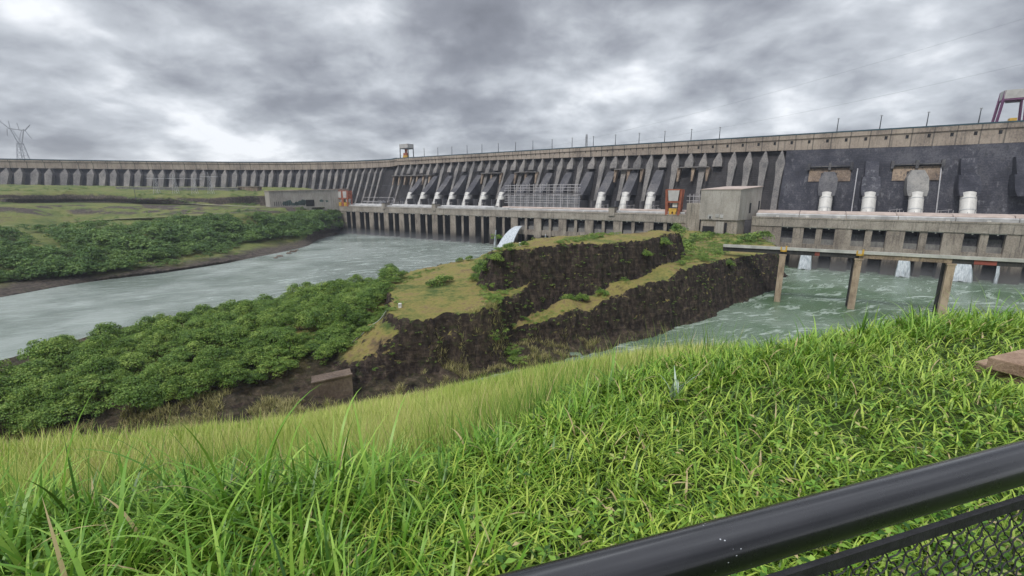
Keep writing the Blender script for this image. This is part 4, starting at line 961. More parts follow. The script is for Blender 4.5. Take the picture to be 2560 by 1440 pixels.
# thicket on the near bank: ground area where the trees stand
TLAB = 'leafy green tree of the dense thicket between the river and the dark cliff'; TGRP = 'trees of the riverside thicket'
protos = [make_tree('broadleaf_tree', 50 + k, TLAB, 'tree', TGRP, M['leaf'], clumps=34, per=76, leaf=.062, H=h, Wd=w, flat=f) for k, (h, w, f) in enumerate(((7.5, 4.6, .42), (8.5, 4.2, .5), (6.5, 5.0, .36), (7.0, 3.8, .5), (9.0, 4.9, .45)))]
TPOLY = [(-250, 1010), (0, 950), (105, 912), (140, 878), (400, 812), (700, 760), (930, 728), (1000, 745), (990, 775), (945, 805), (885, 850), (830, 890), (640, 925), (520, 962), (400, 985), (250, 1002), (100, 1030), (-250, 1050)]
r_ = np.random.default_rng(5); placed = []; k = 0
lo_, hi_ = np.array((-230, 118)), np.array((-20, 330))
fx0 = fx1 = None
for tries in range(60000):
    x = r_.uniform(-250, -20); y = r_.uniform(110, 340)
    z = 10.0; px, py = PPX(x, y, z)
    if not in_px(TPOLY, px, py): continue
    dmin = 4.4
    if any((x - a) ** 2 + (y - b) ** 2 < dmin * dmin for a, b in placed[-400:]): continue
    placed.append((x, y))
    if len(placed) >= 298: break
used = set()
for i, (x, y) in enumerate(placed):
    pk = i % 5; t = protos[pk] if pk not in used else copy_tree(protos[pk]); used.add(pk)
    t.location = (x, y, pen_z(x, y) - .3); t.rotation_euler = (0, 0, r_.random() * 6.28); sc = r_.uniform(.68, 1.15); t.scale = (sc, sc, sc * r_.uniform(.75, 1.25))
print('thicket trees', len(placed), tries)
# far bank woodland: one mass
def scatter_cloud(name, spots, mat, label, cat, seed, clumps=9, per=20, leaf=.13, flat=.5):
    r = np.random.default_rng(seed); VV = []; TT_ = []; n = 0
    var = [leaf_cloud(np.random.default_rng(seed + j), clumps, per, leaf, flat) for j in range(6)]
    for (x, y, z, w, h) in spots:
        V, F, T = var[r.integers(6)]; a = r.random() * 6.28; c, s_ = math.cos(a), math.sin(a)
        Q = np.stack([(V[:, 0] * c - V[:, 1] * s_) * w, (V[:, 0] * s_ + V[:, 1] * c) * w, V[:, 2] * h * .5 + h * .42], 1) + np.array((x, y, z))
        VV.append(Q); TT_.append(np.clip(T * .55 + r.random() * .45, 0, 1))
    V = np.concatenate(VV); T = np.concatenate(TT_)
    o = np_mesh(name, V, np.arange(len(V)).reshape(-1, 4), mat, T); return tag(o, label, cat, kind='stuff')
spots = []; r2 = np.random.default_rng(21)
for tries in range(5200):
    c = r2.uniform(0, len(cols) - 1.02); q = r2.uniform(2.0, 3.8)
    ci, qi = int(c / (len(cols) - 1) * 419), int(q / (len(rows) - 1) * 299)
    p = B2[qi, ci]; px, py = PPX(*p)
    if px < -260: continue
    # bare strip of low grass near the point bar
    if 420 < px < 700 and q < 2.35 and r2.random() < .85: continue
    if px > 600 and q < 2.55: continue
    keep = fbm(np.array([p[0] / 35]), np.array([p[1] / 25]), 3)[0]
    if keep < .46 and r2.random() < .8: continue
    if any(abs(p[0] - a[0]) < 4 and abs(p[1] - a[1]) < 4 for a in spots[-160:]): continue
    sz = r2.uniform(3.2, 8.5) * (.55 + 1.1 * max(0, keep - .4) * 3) * (.75 + .45 * (q - 2) / 2); sz = min(sz, 11) if q < 3.2 else min(sz, 11 - 9.5 * (q - 3.2)); spots.append((p[0], p[1], p[2] - .5, sz, sz * r2.uniform(1.2, 1.9)))
print('far crowns', len(spots))
scatter_cloud('far_woodland', spots, M['leaf2'], 'dense dark green woodland covering the slope of the far river bank', 'woodland', 300, clumps=12, per=24, leaf=.12)
spots = []
for tries in range(900):   # low bushes higher up the bank
    c = r2.uniform(0, 8.5); q = r2.choice([r2.uniform(4.9, 5.3), r2.uniform(7.1, 8.2), r2.uniform(8.6, 10.8)], p=[.15, .35, .5])
    p = B2[int(q / (len(rows) - 1) * 299), int(c / (len(cols) - 1) * 419)]; px, py = PPX(*p)
    if fbm(np.array([p[0] / 45 + 9]), np.array([p[1] / 30]), 3)[0] < .50: continue
    if px > 640 and q > 7: continue
    sz = r2.uniform(1.6, 4.2); spots.append((p[0], p[1], p[2] - .4, sz, sz * r2.uniform(.9, 1.3)))
scatter_cloud('scrub', spots, M['leaf2'], 'scattered dark bushes on the grass terraces below the wing dam', 'bushes', 400, clumps=6, per=16, leaf=.16)
spots = []; r3 = np.random.default_rng(8)
for poly, n, z0, a, b in (([(1690, 590), (1760, 578), (1850, 590), (1950, 590), (1950, 612), (1840, 612), (1820, 640), (1700, 665), (1690, 630)], 420, 31, .9, 2.6), ([(1385, 752), (1540, 690), (1650, 655), (1700, 640), (1705, 655), (1600, 690), (1500, 732), (1400, 765)], 300, 26, .6, 1.7),
        ([(1180, 690), (1195, 650), (1235, 628), (1250, 640), (1225, 670), (1330, 705), (1320, 718), (1200, 715)], 320, 30, .7, 2.0), ([(1000, 700), (1100, 655), (1200, 635), (1200, 648), (1100, 672), (1010, 712)], 150, 20, .5, 1.4), ([(835, 850), (950, 775), (985, 778), (900, 845), (850, 880)], 340, 15, .7, 1.9), ([(1240, 815), (1420, 765), (1430, 775), (1280, 835)], 50, 14, .6, 1.3),
        (TPOLY, 650, 10, 1.3, 3.2), ([(420, 985), (640, 925), (830, 880), (830, 905), (600, 975), (420, 1020)], 50, 8, .6, 1.5)):
    xs_ = [q[0] for q in poly]; ys_ = [q[1] for q in poly]; c_ = 0
    while c_ < n:
        px, py = r3.uniform(min(xs_), max(xs_)), r3.uniform(min(ys_), max(ys_))
        if not in_px(poly, px, py): continue
        c_ += 1; q = P(px, py, z0)
        for _ in range(5): zg = max(pen_z(q[0], q[1]), 1); q = P(px, py, .6 * zg + .4 * q[2])
        zg = pen_z(q[0], q[1])
        if zg < 2: continue
        sz = r3.uniform(a, b); spots.append((q[0], q[1], zg - .4, sz, sz * r3.uniform(.9, 1.4)))
# plants rooted in the cliff faces
gy, gx = np.gradient(GZ, .85); stp = np.hypot(gx, gy); cand = np.argwhere((stp > 1.6) & (GZ > 6)); pick = cand[r3.integers(0, len(cand), 900)]
for i_, j_ in pick:
    sz = r3.uniform(.35, 1.1); spots.append((GX[i_, j_], GY[i_, j_], GZ[i_, j_] - .3, sz, sz * 1.1))
scatter_cloud('undergrowth', spots, M['leaf'], 'low green undergrowth along the ledges and rooted in the dark rock faces', 'undergrowth', 500, clumps=6, per=18, leaf=.17, flat=.9)
# bushes on the rock terraces, each its own thing
BG = 'bushes on the rock terraces'
bp = [make_tree('bush', 80 + k, 'x', 'bush', BG, M['leaf'], clumps=20, per=40, leaf=.12, H=3.6, Wd=2.3, flat=.95, trunk=False) for k in range(3)]
bl = [(1190, 690, 27, 1.5, 'at the left foot of the upper rock cliff'), (1215, 705, 27, 1.7, 'under the left corner of the upper cliff'), (1240, 712, 27, 1.4, 'under the left end of the upper cliff, beside the bare trunk'), (1200, 660, 30, 1.8, 'on the rounded left nose of the upper cliff'), (1212, 640, 36, 1.3, 'near the top of the rounded nose'),
      (1275, 712, 26, 1.3, 'in the row along the foot of the upper cliff'), (1310, 710, 25, 1.1, 'in the shade of the upper cliff'), (1100, 712, 24, 1.9, 'alone on the yellow middle terrace'), (1120, 706, 24, 1.4, 'right of the lone bush on the middle terrace'), (1075, 716, 24, 1.2, 'left of the lone bush on the middle terrace'),
      (1420, 740, 21, 1.4, 'on the ledge where it meets the dark gully'), (1455, 728, 23, 1.5, 'on the grassy ledge at the cliff foot'), (1505, 715, 25, 1.3, 'midway up the grassy ledge'), (1570, 690, 27, 1.4, 'on the inner side of the long ledge'), (1610, 676, 28, 1.5, 'on the ledge, well up toward the bridge'), (1655, 655, 30, 1.8, 'below the right end of the upper cliff'), (1690, 640, 30, 2.2, 'below the right corner of the upper cliff'),
      (1715, 620, 31, 2.6, 'against the right corner of the upper cliff'), (1722, 603, 32, 2.4, 'just right of the upper terrace'), (1740, 590, 32, 2.3, 'in front of the square concrete block'), (1765, 588, 32, 2.4, 'below the concrete service building, left'), (1785, 586, 32, 2.0, 'below the concrete service building, middle'),
      (1870, 600, 30, 2.9, 'at the right foot of the service building'), (1890, 597, 30, 3.2, 'under the powerhouse beside the service building'), (1912, 594, 30, 3.0, 'under the first bays of the nearer powerhouse'), (1845, 606, 30, 1.9, 'in front of the service building corner'), (1930, 602, 28, 2.4, 'behind the bridge near its first pillar'), (1790, 640, 29, 1.5, 'beside the bridge abutment'), (1820, 648, 28, 1.6, 'under the left end of the bridge'), (1760, 655, 29, 1.2, 'at the brink of the right cliff'),
      (1700, 668, 28, 1.0, 'small, at the outer edge of the ledge'), (860, 815, 12, 1.6, 'pale, between the thicket and the rock ramp'), (880, 800, 13, 1.8, 'at the right tip of the thicket'), (900, 790, 16, 1.6, 'beside the rock ramp, uppermost'), (840, 855, 8, 1.5, 'low beside the rock ramp'), (865, 845, 9, 1.4, 'low on the dark rock ramp'), (1010, 690, 22, 1.2, 'on the river edge of the middle terrace'), (1150, 655, 23, 1.1, 'on the river edge below the rounded nose'), (1175, 650, 24, 1.2, 'on the river edge, next to the rounded nose')]
for i, (px, py, z, sc, lab) in enumerate(bl):
    t = bp[i] if i < 3 else copy_tree(bp[i % 3]); p = P(px, py, z)
    zt_ = pen_z(p[0], p[1]) 
    if zt_ < 1: zt_ = z
    t.location = (p[0], p[1], zt_ - .35 * sc); t.scale = (sc, sc, sc * .9); t.rotation_euler = (0, 0, i * 1.7); t['label'] = 'green bush ' + lab
# ------------------------------------------------------------------ grass blades
def blade_mat(name, lo, mid, hi, rough=.40, trans=.22, spec=.5):
    m = leaf_mat(name, lo, mid, hi, rough, trans, (.46, .37, .19)); return m
M['turf'] = blade_mat('turf_blades', (.036, .09, .010), (.17, .31, .026), (.42, .54, .09))
M['tall'] = blade_mat('long_grass_blades', (.024, .08, .008), (.12, .275, .024), (.34, .52, .09))
M['pale'] = blade_mat('pale_slope_grass', (.10, .22, .028), (.32, .40, .085), (.54, .55, .20), .7)
M['dry'] = blade_mat('dry_brush_stems', (.09, .085, .035), (.24, .22, .085), (.42, .38, .17), .8, .2)
def blades(r, base, h, w, az, lean, droop, seg=5, tone=None, fold=.0):
    """base (n,3); returns V,F,tone for strips of seg segments with a pointed tip"""
    n = len(base); t = np.linspace(0, 1, seg + 1)[None, :]
    ang = lean[:, None] + droop[:, None] * t ** 1.4                        # angle from vertical along the blade
    st = (h / seg)[:, None]
    hx = np.cumsum(np.sin(ang) * st, 1) - np.sin(ang) * st; hz = np.cumsum(np.cos(ang) * st, 1) - np.cos(ang) * st
    dx = np.cos(az)[:, None]; dy = np.sin(az)[:, None]
    cx = base[:, :1] + hx * dx; cy = base[:, 1:2] + hx * dy; cz = base[:, 2:3] + hz
    wd = w[:, None] * np.clip((1 - t ** 2.2) * (.55 + .9 * np.minimum(t * 3, 1) * .5), .02, None)
    tw = (r.random(n) - .5)[:, None] * 1.6 * t + (r.random(n)[:, None] - .5) * .8
    px = -dy * np.cos(tw) + dx * np.sin(tw) * .6; py = dx * np.cos(tw) + dy * np.sin(tw) * .6; pz = np.sin(tw) * .5
    L = np.stack([cx - px * wd, cy - py * wd, cz - pz * wd], 2); Rr = np.stack([cx + px * wd, cy + py * wd, cz + pz * wd], 2)
    V = np.stack([L, Rr], 2).reshape(n, -1, 3)
    k = (seg + 1) * 2; i0 = (np.arange(n) * k)[:, None] + (np.arange(seg) * 2)[None, :]
    F = np.stack([i0, i0 + 1, i0 + 3, i0 + 2], 2).reshape(-1, 4)
    if tone is None: tone = r.random(n)
    tone = np.where((r.random(n) < .022) | (tone >= .999), 1.0, np.minimum(tone, .88))
    T = np.repeat(tone, k); return V.reshape(-1, 3), F, np.stack([T] * 3, 1)
def ground(x, y): return hill_z(x, y)
def in_view(x, y, z, m=200):
    Z = z - EYE; d = y * PC - Z * PS; u = y * PS + Z * PC
    px = 1280 + PF * x / np.maximum(d, .05); py = 720 - PF * u / np.maximum(d, .05)
    return (d > .1) & (px > -m) & (px < 2560 + m) & (py < 1440 + 2.2 * m) & (py > 200)
def join(parts):
    V = []; F = []; T = []; o = 0
    for v, f, t in parts: V.append(v); F.append(f + o); T.append(t); o += len(v)
    return np.concatenate(V), np.concatenate(F), np.concatenate(T)
def edge_d(x, y): return np.hypot(x, y) - r_edge(np.arctan2(x, y))     # <0 on the level ground
g_ = np.random.default_rng(77)
# short turf on the level ground
N = 150000; x = g_.uniform(-5, 13, N); y = g_.uniform(.6, 10, N)
k = g_.random(N) < np.clip(2.6 / np.hypot(x, y), .25, 1); x, y = x[k], y[k]
ed = edge_d(x, y); k = (ed < 1.2); x, y, ed = x[k], y[k], ed[k]; z = ground(x, y); k = in_view(x, y, z, 160); x, y, z, ed = x[k], y[k], z[k], ed[k]
patch = fbm(x * 1.3, y * 1.3, 3); patch2 = fbm(x * .5 + 9, y * .5, 3); n = len(x)
h = (.07 + .10 * g_.random(n)) * (.55 + 1.1 * patch) * np.where(ed > -1.0, 1.6, 1.0)
V1 = blades(g_, np.stack([x, y, z - .01], 1), h, .0028 + .0035 * g_.random(n) + .0006 * np.hypot(x, y), g_.random(n) * 6.28 + patch2 * 5, .25 + .75 * g_.random(n), .6 + 1.2 * g_.random(n), 4, np.clip(.15 + .5 * g_.random(n) + .5 * (patch2 - .3), 0, 1))
# wider flat blades among the turf
m_ = 16000; i = g_.integers(0, n, m_); q = np.stack([x[i] + g_.normal(0, .02, m_), y[i] + g_.normal(0, .02, m_), z[i]], 1)
V2 = blades(g_, q, .08 + .16 * g_.random(m_), .004 + .004 * g_.random(m_), g_.random(m_) * 6.28, .3 + .7 * g_.random(m_), .8 + 1.3 * g_.random(m_), 5)
o = np_mesh('turf_grass', *[join([V1, V2])[j] for j in (0, 1)], M['turf'], join([V1, V2])[2]); tag(o, 'bright green tangled turf covering the level ground beyond the black handrail', 'grass', kind='stuff')
print('turf', n)
# long lush grass tufts
def tufts(cx, cy, per, h0, h1, w0, w1, spread, lean, seg=7, dirn=None):
    n = len(cx) * per; c = np.repeat(np.arange(len(cx)), per)
    a = g_.random(n) * 6.28; rr = np.abs(g_.normal(0, spread, n)); x = cx[c] + np.cos(a) * rr; y = cy[c] + np.sin(a) * rr
    z = ground(x, y); tn = np.repeat(g_.random(len(cx)), per) * .45 + g_.random(n) * .55
    hh = (h0 + (h1 - h0) * g_.random(n) ** 1.2) * np.repeat(.65 + .45 * g_.random(len(cx)), per)
    bx = PPX(x, y, z)[0]; hh = hh * np.interp(bx, [850, 1100, 1900, 2350], [1, .58, .52, .9])
    az = a if dirn is None else np.where(g_.random(n) < .5, a, dirn + g_.normal(0, .6, n))
    return blades(g_, np.stack([x, y, z - .02], 1), hh, w0 + (w1 - w0) * g_.random(n), az, lean * g_.random(n), .5 + 1.5 * g_.random(n), seg, tn)
# clumps crowd the brow from the left edge to the middle of the view
parts = []
cx = []; cy = []
for _ in range(9000):
    X = g_.uniform(-4.5, 2.2); Y = g_.uniform(1.0, 4.6); e = float(edge_d(np.array(X), np.array(Y))); z0 = 68.4
    px, py = PPX(X, Y, 68.4)
    lim = np.interp(px, [0, 400, 900, 1300, 1700], [1.0, 1.0, 1.0, .65, .25])
    far = np.interp(px, [0, 500, 1000, 1700], [.1, .2, .4, .3])
    near = np.interp(px, [0, 500, 900, 1200, 1500], [-1.3, -1.3, -1.5, -1.2, -.5])
    if e > far or e < near or g_.random() > lim: continue
    if px < -200 or px > 1900: continue
    cx.append(X); cy.append(Y)
    if len(cx) >= 330: break
cx = np.array(cx); cy = np.array(cy)
parts.append(tufts(cx, cy, 20, .16, .50, .0045, .0105, .06, .75, 8))
parts.append(tufts(cx, cy, 9, .08, .22, .003, .006, .09, .8, 5))
k = g_.random(len(cx)) < .28
parts.append(tufts(cx[k], cy[k], 3, .45, .80, .006, .011, .05, .40, 10))
# scattered tufts over the right-hand turf and along its far edge
cx = []; cy = []
for _ in range(4000):
    X = g_.uniform(.5, 11); Y = g_.uniform(2.2, 9.5); e = float(edge_d(np.array(X), np.array(Y)))
    if -.9 < e < .35 or (g_.random() < .05 and -4 < e < 0): cx.append(X); cy.append(Y)
    if len(cx) > 300: break
cx = np.array(cx); cy = np.array(cy); parts.append(tufts(cx, cy, 20, .12, .42, .005, .009, .09, .6, 6)); 
k = g_.random(len(cx)) < .16; parts.append(tufts(cx[k], cy[k], 5, .45, .8, .005, .010, .06, .35, 8))
V, F, T = join(parts); o = np_mesh('long_grass', V, F, M['tall'], T); tag(o, 'lush long arching grass along the brow of the bank', 'grass', kind='stuff')
print('long', len(F))
# pale fine grass on the slope below
parts = []
for (r0, r1, n, h0, h1, w) in ((.3, 5, 26000, .35, .75, .0035), (4, 14, 26000, .6, 1.15, .006), (12, 40, 22000, .8, 1.5, .014), (35, 118, 22000, 1.0, 2.0, .035)):
    th = g_.uniform(R(-62), R(28), n); rr = r_edge(th) + r0 + (r1 - r0) * g_.random(n) ** 1.1; x = rr * np.sin(th); y = rr * np.cos(th); z = ground(x, y)
    k = in_view(x, y, z + h1, 100) & (z > 1.0); x, y, z = x[k], y[k], z[k]; n = len(x)
    rel = np.hypot(x, y) - r_edge(np.arctan2(x, y)); tn = np.clip(.42 + .35 * g_.random(n) + 1.5 * (fbm(x / (1 + r0 * .5), y / (1 + r0 * .5), 4) - .5) - .42 * np.exp(-rel / 3.5), 0, 1)
    tn = np.where(g_.random(n) < .06, 1.0, tn)
    parts.append(blades(g_, np.stack([x, y, z - .05], 1), h0 + (h1 - h0) * g_.random(n), w * (.6 + .8 * g_.random(n)), g_.random(n) * 6.28, .05 + .3 * g_.random(n), .2 + .9 * g_.random(n), 3, tn))
V, F, T = join(parts); o = np_mesh('slope_grass', V, F, M['pale'], T); tag(o, 'fine pale yellow green grass on the steep slope below the brow', 'grass', kind='stuff')
# dry tangled brush on the rubble at the foot of the slope
n = 60000; pxs = g_.uniform(-100, 1500, n); 
ylo = np.interp(pxs, [-100, 300, 540, 900, 1100, 1300, 1500], [1020, 990, 985, 1000, 905, 862, 840]); yhi = np.interp(pxs, [-100, 300, 600, 900, 1200, 1500], [1140, 1100, 1075, 1035, 950, 880])
pys = ylo + (yhi - ylo) * g_.random(n); q = np.array([P(a, b, 4.0)[:2] for a, b in zip(pxs, pys)])
clump = fbm(q[:, 0] / 5, q[:, 1] / 5, 3) > .47; q = q[clump]; n = len(q)
zq = peninsula_z(q[:, :1], q[:, 1:])[:, 0]; k = zq > .3; q, zq = q[k], zq[k]; n = len(q)
V, F, T = blades(g_, np.stack([q[:, 0], q[:, 1], zq - .1], 1), 1.0 + 2.4 * g_.random(n), .04 + .06 * g_.random(n), g_.random(n) * 6.28, .1 + .7 * g_.random(n), .4 + 1.6 * g_.random(n), 3)

m2 = 46000; th = g_.uniform(R(-60), R(-8), m2); f_ = 1 - np.abs(g_.normal(0, .10, m2)); rr = r_edge(th) + (r_shore(th) - r_edge(th)) * f_; x = rr * np.sin(th); y = rr * np.cos(th); k = (fbm(x / 6, y / 6, 3) > .50) | ((f_ > .93) & (fbm(x / 4, y / 4, 3) > .42)); x, y = x[k], y[k]; z = np.maximum(ground(x, y), .3); m2 = len(x)
b_ = blades(g_, np.stack([x, y, z - .1], 1), .8 + 2.2 * g_.random(m2), .03 + .05 * g_.random(m2), g_.random(m2) * 6.28, .1 + .7 * g_.random(m2), .4 + 1.6 * g_.random(m2), 3)
V, F, T = join([(V, F, T), b_])
o = np_mesh('dry_brush', V, F, M['dry'], T); tag(o, 'tangled straw coloured brush on the rubble along the water foot of the cliffs', 'undergrowth', kind='stuff')
# broad-leaved creeping weeds close to the rail
def weeds():
    N = 7000; x = g_.uniform(-.3, 5.5, N); y = g_.uniform(.55, 3.2, N)
    wgt = np.exp(-np.maximum(y - (.75 + .28 * x), 0) / .5); k = (g_.random(N) < wgt); x, y = x[k], y[k]; z = ground(x, y); k = in_view(x, y, z, 120); x, y, z = x[k], y[k], z[k]
    n = len(x); V = []; T = []; a0 = g_.random(n) * 6.28; h = .04 + .10 * g_.random(n)
    for j in range(3):
        a = a0 + j * 2.1 + g_.normal(0, .2, n); L = .016 + .014 * g_.random(n); ln = .15 + .5 * g_.random(n)
        d = np.stack([np.cos(a) * np.cos(ln), np.sin(a) * np.cos(ln), np.sin(ln) * .6], 1); s_ = np.stack([-np.sin(a), np.cos(a), 0 * a], 1)
        b = np.stack([x, y, z + h], 1); L = L[:, None]
        V.append(np.stack([b, b + d * L - s_ * L * .5 + (0, 0, .003), b + d * L * 2.1 - np.array((0, 0, 1)) * L * .35, b + d * L + s_ * L * .5 + (0, 0, .003)], 1)); T.append(g_.random(n))
    V = np.concatenate(V).reshape(-1, 3); T = np.repeat(np.concatenate(T), 4)
    o = np_mesh('ground_cover', V, np.arange(len(V)).reshape(-1, 4), M['tall'], np.stack([T] * 3, 1)); tag(o, 'small leafy creeping weeds close behind the black handrail', 'weeds', kind='stuff')
weeds()
# glaucous tuft standing out of the turf
p = P(1682, 1010, 68.4); q = np.stack([p[0] + g_.normal(0, .015, 16), p[1] + g_.normal(0, .015, 16), np.full(16, 68.38)], 1)
V, F, T = blades(g_, q, .18 + .24 * g_.random(16), .010 + .006 * g_.random(16), g_.random(16) * 6.28, .1 + .3 * g_.random(16), .3 + .8 * g_.random(16), 7)
o = np_mesh('pale_leafed_plant', V, F, leaf_mat('glaucous_leaf', (.20, .30, .22), (.32, .43, .34), (.50, .58, .50), .5, .1), T); tag(o, 'pale bluish leafed plant standing out of the turf near the middle right', 'plant')
# ------------------------------------------------------------------ black handrail in front of the viewpoint
def rail_mat():
    m, g = new_mat('worn_black_paint'); tc = g.n('ShaderNodeTexCoord'); v = tc.outputs['Object']
    n = g.noise(v, 9, 6, .6); sp = g.n('ShaderNodeTexVoronoi'); g.set(sp.inputs['Vector'], g.stretch(v, (14, 14, 30))); sp.inputs['Randomness'].default_value = 1
    dots = g.math('MULTIPLY', g.math('LESS_THAN', sp.outputs['Distance'], .11), g.smooth(g.noise(v, 3.1, 2, .5), .71, .74))
    scuff = g.smooth(g.noise(g.stretch(v, (18, 18, 60)), 1, 5, .7), .66, .78)
    col = g.ramp(n, [(.3, (.004, .004, .005)), (.7, (.008, .008, .010))]); col = g.mix(dots, col, (.40, .42, .45)); col = g.mix(g.math('MULTIPLY', scuff, .35), col, (.11, .11, .125))
    finish(g, col, g.math('MULTIPLY_ADD', n, .16, .20), g.math('ADD', n, g.math('MULTIPLY', dots, .5)), .5, bdist=.002, bstr=.3, Coat_Weight=.8, Coat_Roughness=.12); return m
M['rail'] = rail_mat()
M['bar'] = plain('matt_black_bar', (.030, .030, .033), .55, .35, 30)
def cam_pt(px, py, d):
    a = (px - 1280) / PF * d; b = (720 - py) / PF * d
    return np.array((a, d * PC + b * PS, EYE - d * PS + b * PC))
ra, rb = cam_pt(1870, 1349.4, .809), cam_pt(2560, 1152, 1.04); rb[2] = ra[2] = (ra[2] + rb[2]) / 2
rd = (rb - ra) / np.linalg.norm(rb - ra); r0, r1 = ra - rd * 1.3, rb + rd * 1.6
rl = empty('handrail', ((ra + rb)[0] / 2, (ra + rb)[1] / 2, 68.4), 'black painted tubular handrail with crimped wire mesh at the bottom right', 'railing')
n = 40; MB().tube([r0 + (r1 - r0) * i / n for i in range(n + 1)], .0425, 40).build('top_rail', M['rail'], rl, smooth=True)
def on_plane(px, py):
    r = np.array(ray(px, py)); nrm = np.array((-rd[1], rd[0])); t = (ra[:2] @ nrm) / (r[:2] @ nrm); return r * t + np.array((0, 0, EYE))
zt = float(np.mean([on_plane(1960, 1425)[2], on_plane(2500, 1267)[2]])); print('bar z', zt, [on_plane(x, y)[2] for x, y in ((1960, 1425), (2500, 1267))], ra[2])
def RP(l, w, z): p = ra + rd * l; return (p[0] - rd[1] * w, p[1] + rd[0] * w, z)
def rbox(l0, l1, w0, w1, z0, z1): return MB().hexa([RP(l0, w0, z0), RP(l1, w0, z0), RP(l1, w1, z0), RP(l0, w1, z0), RP(l0, w0, z1), RP(l1, w0, z1), RP(l1, w1, z1), RP(l0, w1, z1)])
LT = 3.6
rbox(-.35, LT - .9, -.006, .006, zt - .026, zt).build('frame_bar', M['bar'], rl)
rbox(-.35, LT - .9, -.006, .006, 68.50, 68.526).build('frame_bar', M['bar'], rl)
for l in (-.40, LT - .9): rbox(l, l + .05, -.025, .025, 68.3, float(ra[2]) - .02).build('post', M['rail'], rl)
mb = MB(); z_top, z_bot = zt - .026, 68.526; Hm = z_top - z_bot; pitch = .052
for dirn in (1, -1):
    l = -.35 - (Hm if dirn == 1 else 0)
    while l < LT - .9 + (Hm if dirn == -1 else 0):
        # a diagonal wire, clipped to the panel
        pts_ = []; steps = int(Hm / .0085)
        for i in range(steps + 1):
            q = i / steps; ll = l + dirn * Hm * q; zz_ = z_top - Hm * q
            if -.35 <= ll <= LT - .9 and zz_ > z_top - .40:
                k_ = .0026 if i % 4 in (1, 2) else -.0026
                pts_.append(RP(ll + k_ * .7, k_ * dirn * .6, zz_ + k_ * .7 * dirn))
        if len(pts_) > 3: mb.tube(pts_, .0019, 4, cap=False)
        l += pitch
o = mb.build('wire_mesh', M['bar'], rl)
# stacked paving slabs at the right
def slab(px, py, z0, z1, p1, p2, l1, l2, label):
    p = P(px, py, z1); u1 = P(*p1, z1) - p; u1 /= np.linalg.norm(u1); u2 = P(*p2, z1) - p; u2 /= np.linalg.norm(u2)
    r3 = [p[:2], (p + u1 * l1)[:2], (p + u1 * l1 + u2 * l2)[:2], (p + u2 * l2)[:2]]
    o = MB().hexa([(x, y, z0) for x, y in r3] + [(x, y, z1) for x, y in r3]).build('paving_slab', M['slab'])
    bv = o.modifiers.new('bevel', 'BEVEL'); bv.width = .008; bv.segments = 2
    return tag(o, label, 'slab', 'stacked brown slabs')
M['slab'] = concrete('brown_slab_concrete', [(.38, (.19, .125, .085)), (.52, (.30, .21, .15)), (.64, (.38, .28, .20))], streak=0, sc=60, bumps=.25)
slab(2437, 903, 68.33, 68.49, (2560, 946), (2480, 893), 1.5, 1.1, 'lower brown concrete slab lying in the grass, under another slab')
slab(2470, 892, 68.493, 68.60, (2560, 914), (2560, 871), 1.4, 1.1, 'upper brown concrete slab resting on top of another slab')
# ------------------------------------------------------------------ small things on the rock
def marker(px, py, z, h, w, label):
    p = P(px, py, z); t = empty('survey_marker', p, label, 'marker', 'white markers on the rock'); zg = pen_z(p[0], p[1]); p[2] = zg
    t.location = p; MB().box(p[0] - w / 2, p[0] + w / 2, p[1] - w / 2, p[1] + w / 2, zg - .5, zg + h).build('block', M['rock_white'], t)
    MB().box(p[0] - w * .36, p[0] + w * .36, p[1] - w / 2 - .03, p[1] - w / 2 - .004, zg + h * .45, zg + h * .8).build('plate', M['band'], t)
marker(1000, 763, 24, 1.8, 1.3, 'small white block marker at the left brink of the middle terrace')
marker(1300, 612, 44, 1.9, 1.1, 'small white block marker near the left end of the upper terrace')
a, b = P(782, 985, 4.0), P(882, 968, 4.0); dv = (b - a)[:2]; L_ = np.linalg.norm(dv); dv /= L_; nv = np.array((-dv[1], dv[0])); zt_ = PD(880, 938, b[1])[2]
def CB(x, y, z): q = a[:2] + dv * x + nv * y; return (q[0], q[1], z)
t = empty('concrete_footing', CB(L_ / 2, 2, 1), 'brown weathered concrete block built into the foot of the dark cliff', 'concrete block')
MB().hexa([CB(0, 0, -1), CB(L_, 0, -1), CB(L_, 7, -1), CB(0, 7, -1), CB(0, 0, zt_ - .8), CB(L_, 0, zt_), CB(L_, 7, zt_), CB(0, 7, zt_ - .8)]).build('wall', M['rubble'], t)
MB().hexa([CB(-.2, -.25, zt_ - .78), CB(L_ + .2, -.25, zt_ + .02), CB(L_ + .2, .9, zt_ + .02), CB(-.2, .9, zt_ - .78), CB(-.2, -.25, zt_ - .3), CB(L_ + .2, -.25, zt_ + .5), CB(L_ + .2, .9, zt_ + .5), CB(-.2, .9, zt_ - .3)]).build('coping', M['rubble'], t)
# pale cable running up the rock ramp
pts_ = []
for f in np.linspace(0, 1, 24):
    q = P(830 + 135 * f, 885 - 108 * f, 8 + 15 * f); pts_.append((q[0], q[1], pen_z(q[0], q[1]) + .55))
o = MB().tube(pts_, .10, 5).build('rope_cable', M['palewire']); tag(o, 'pale cable running up the rock ramp beside the thicket', 'cable')
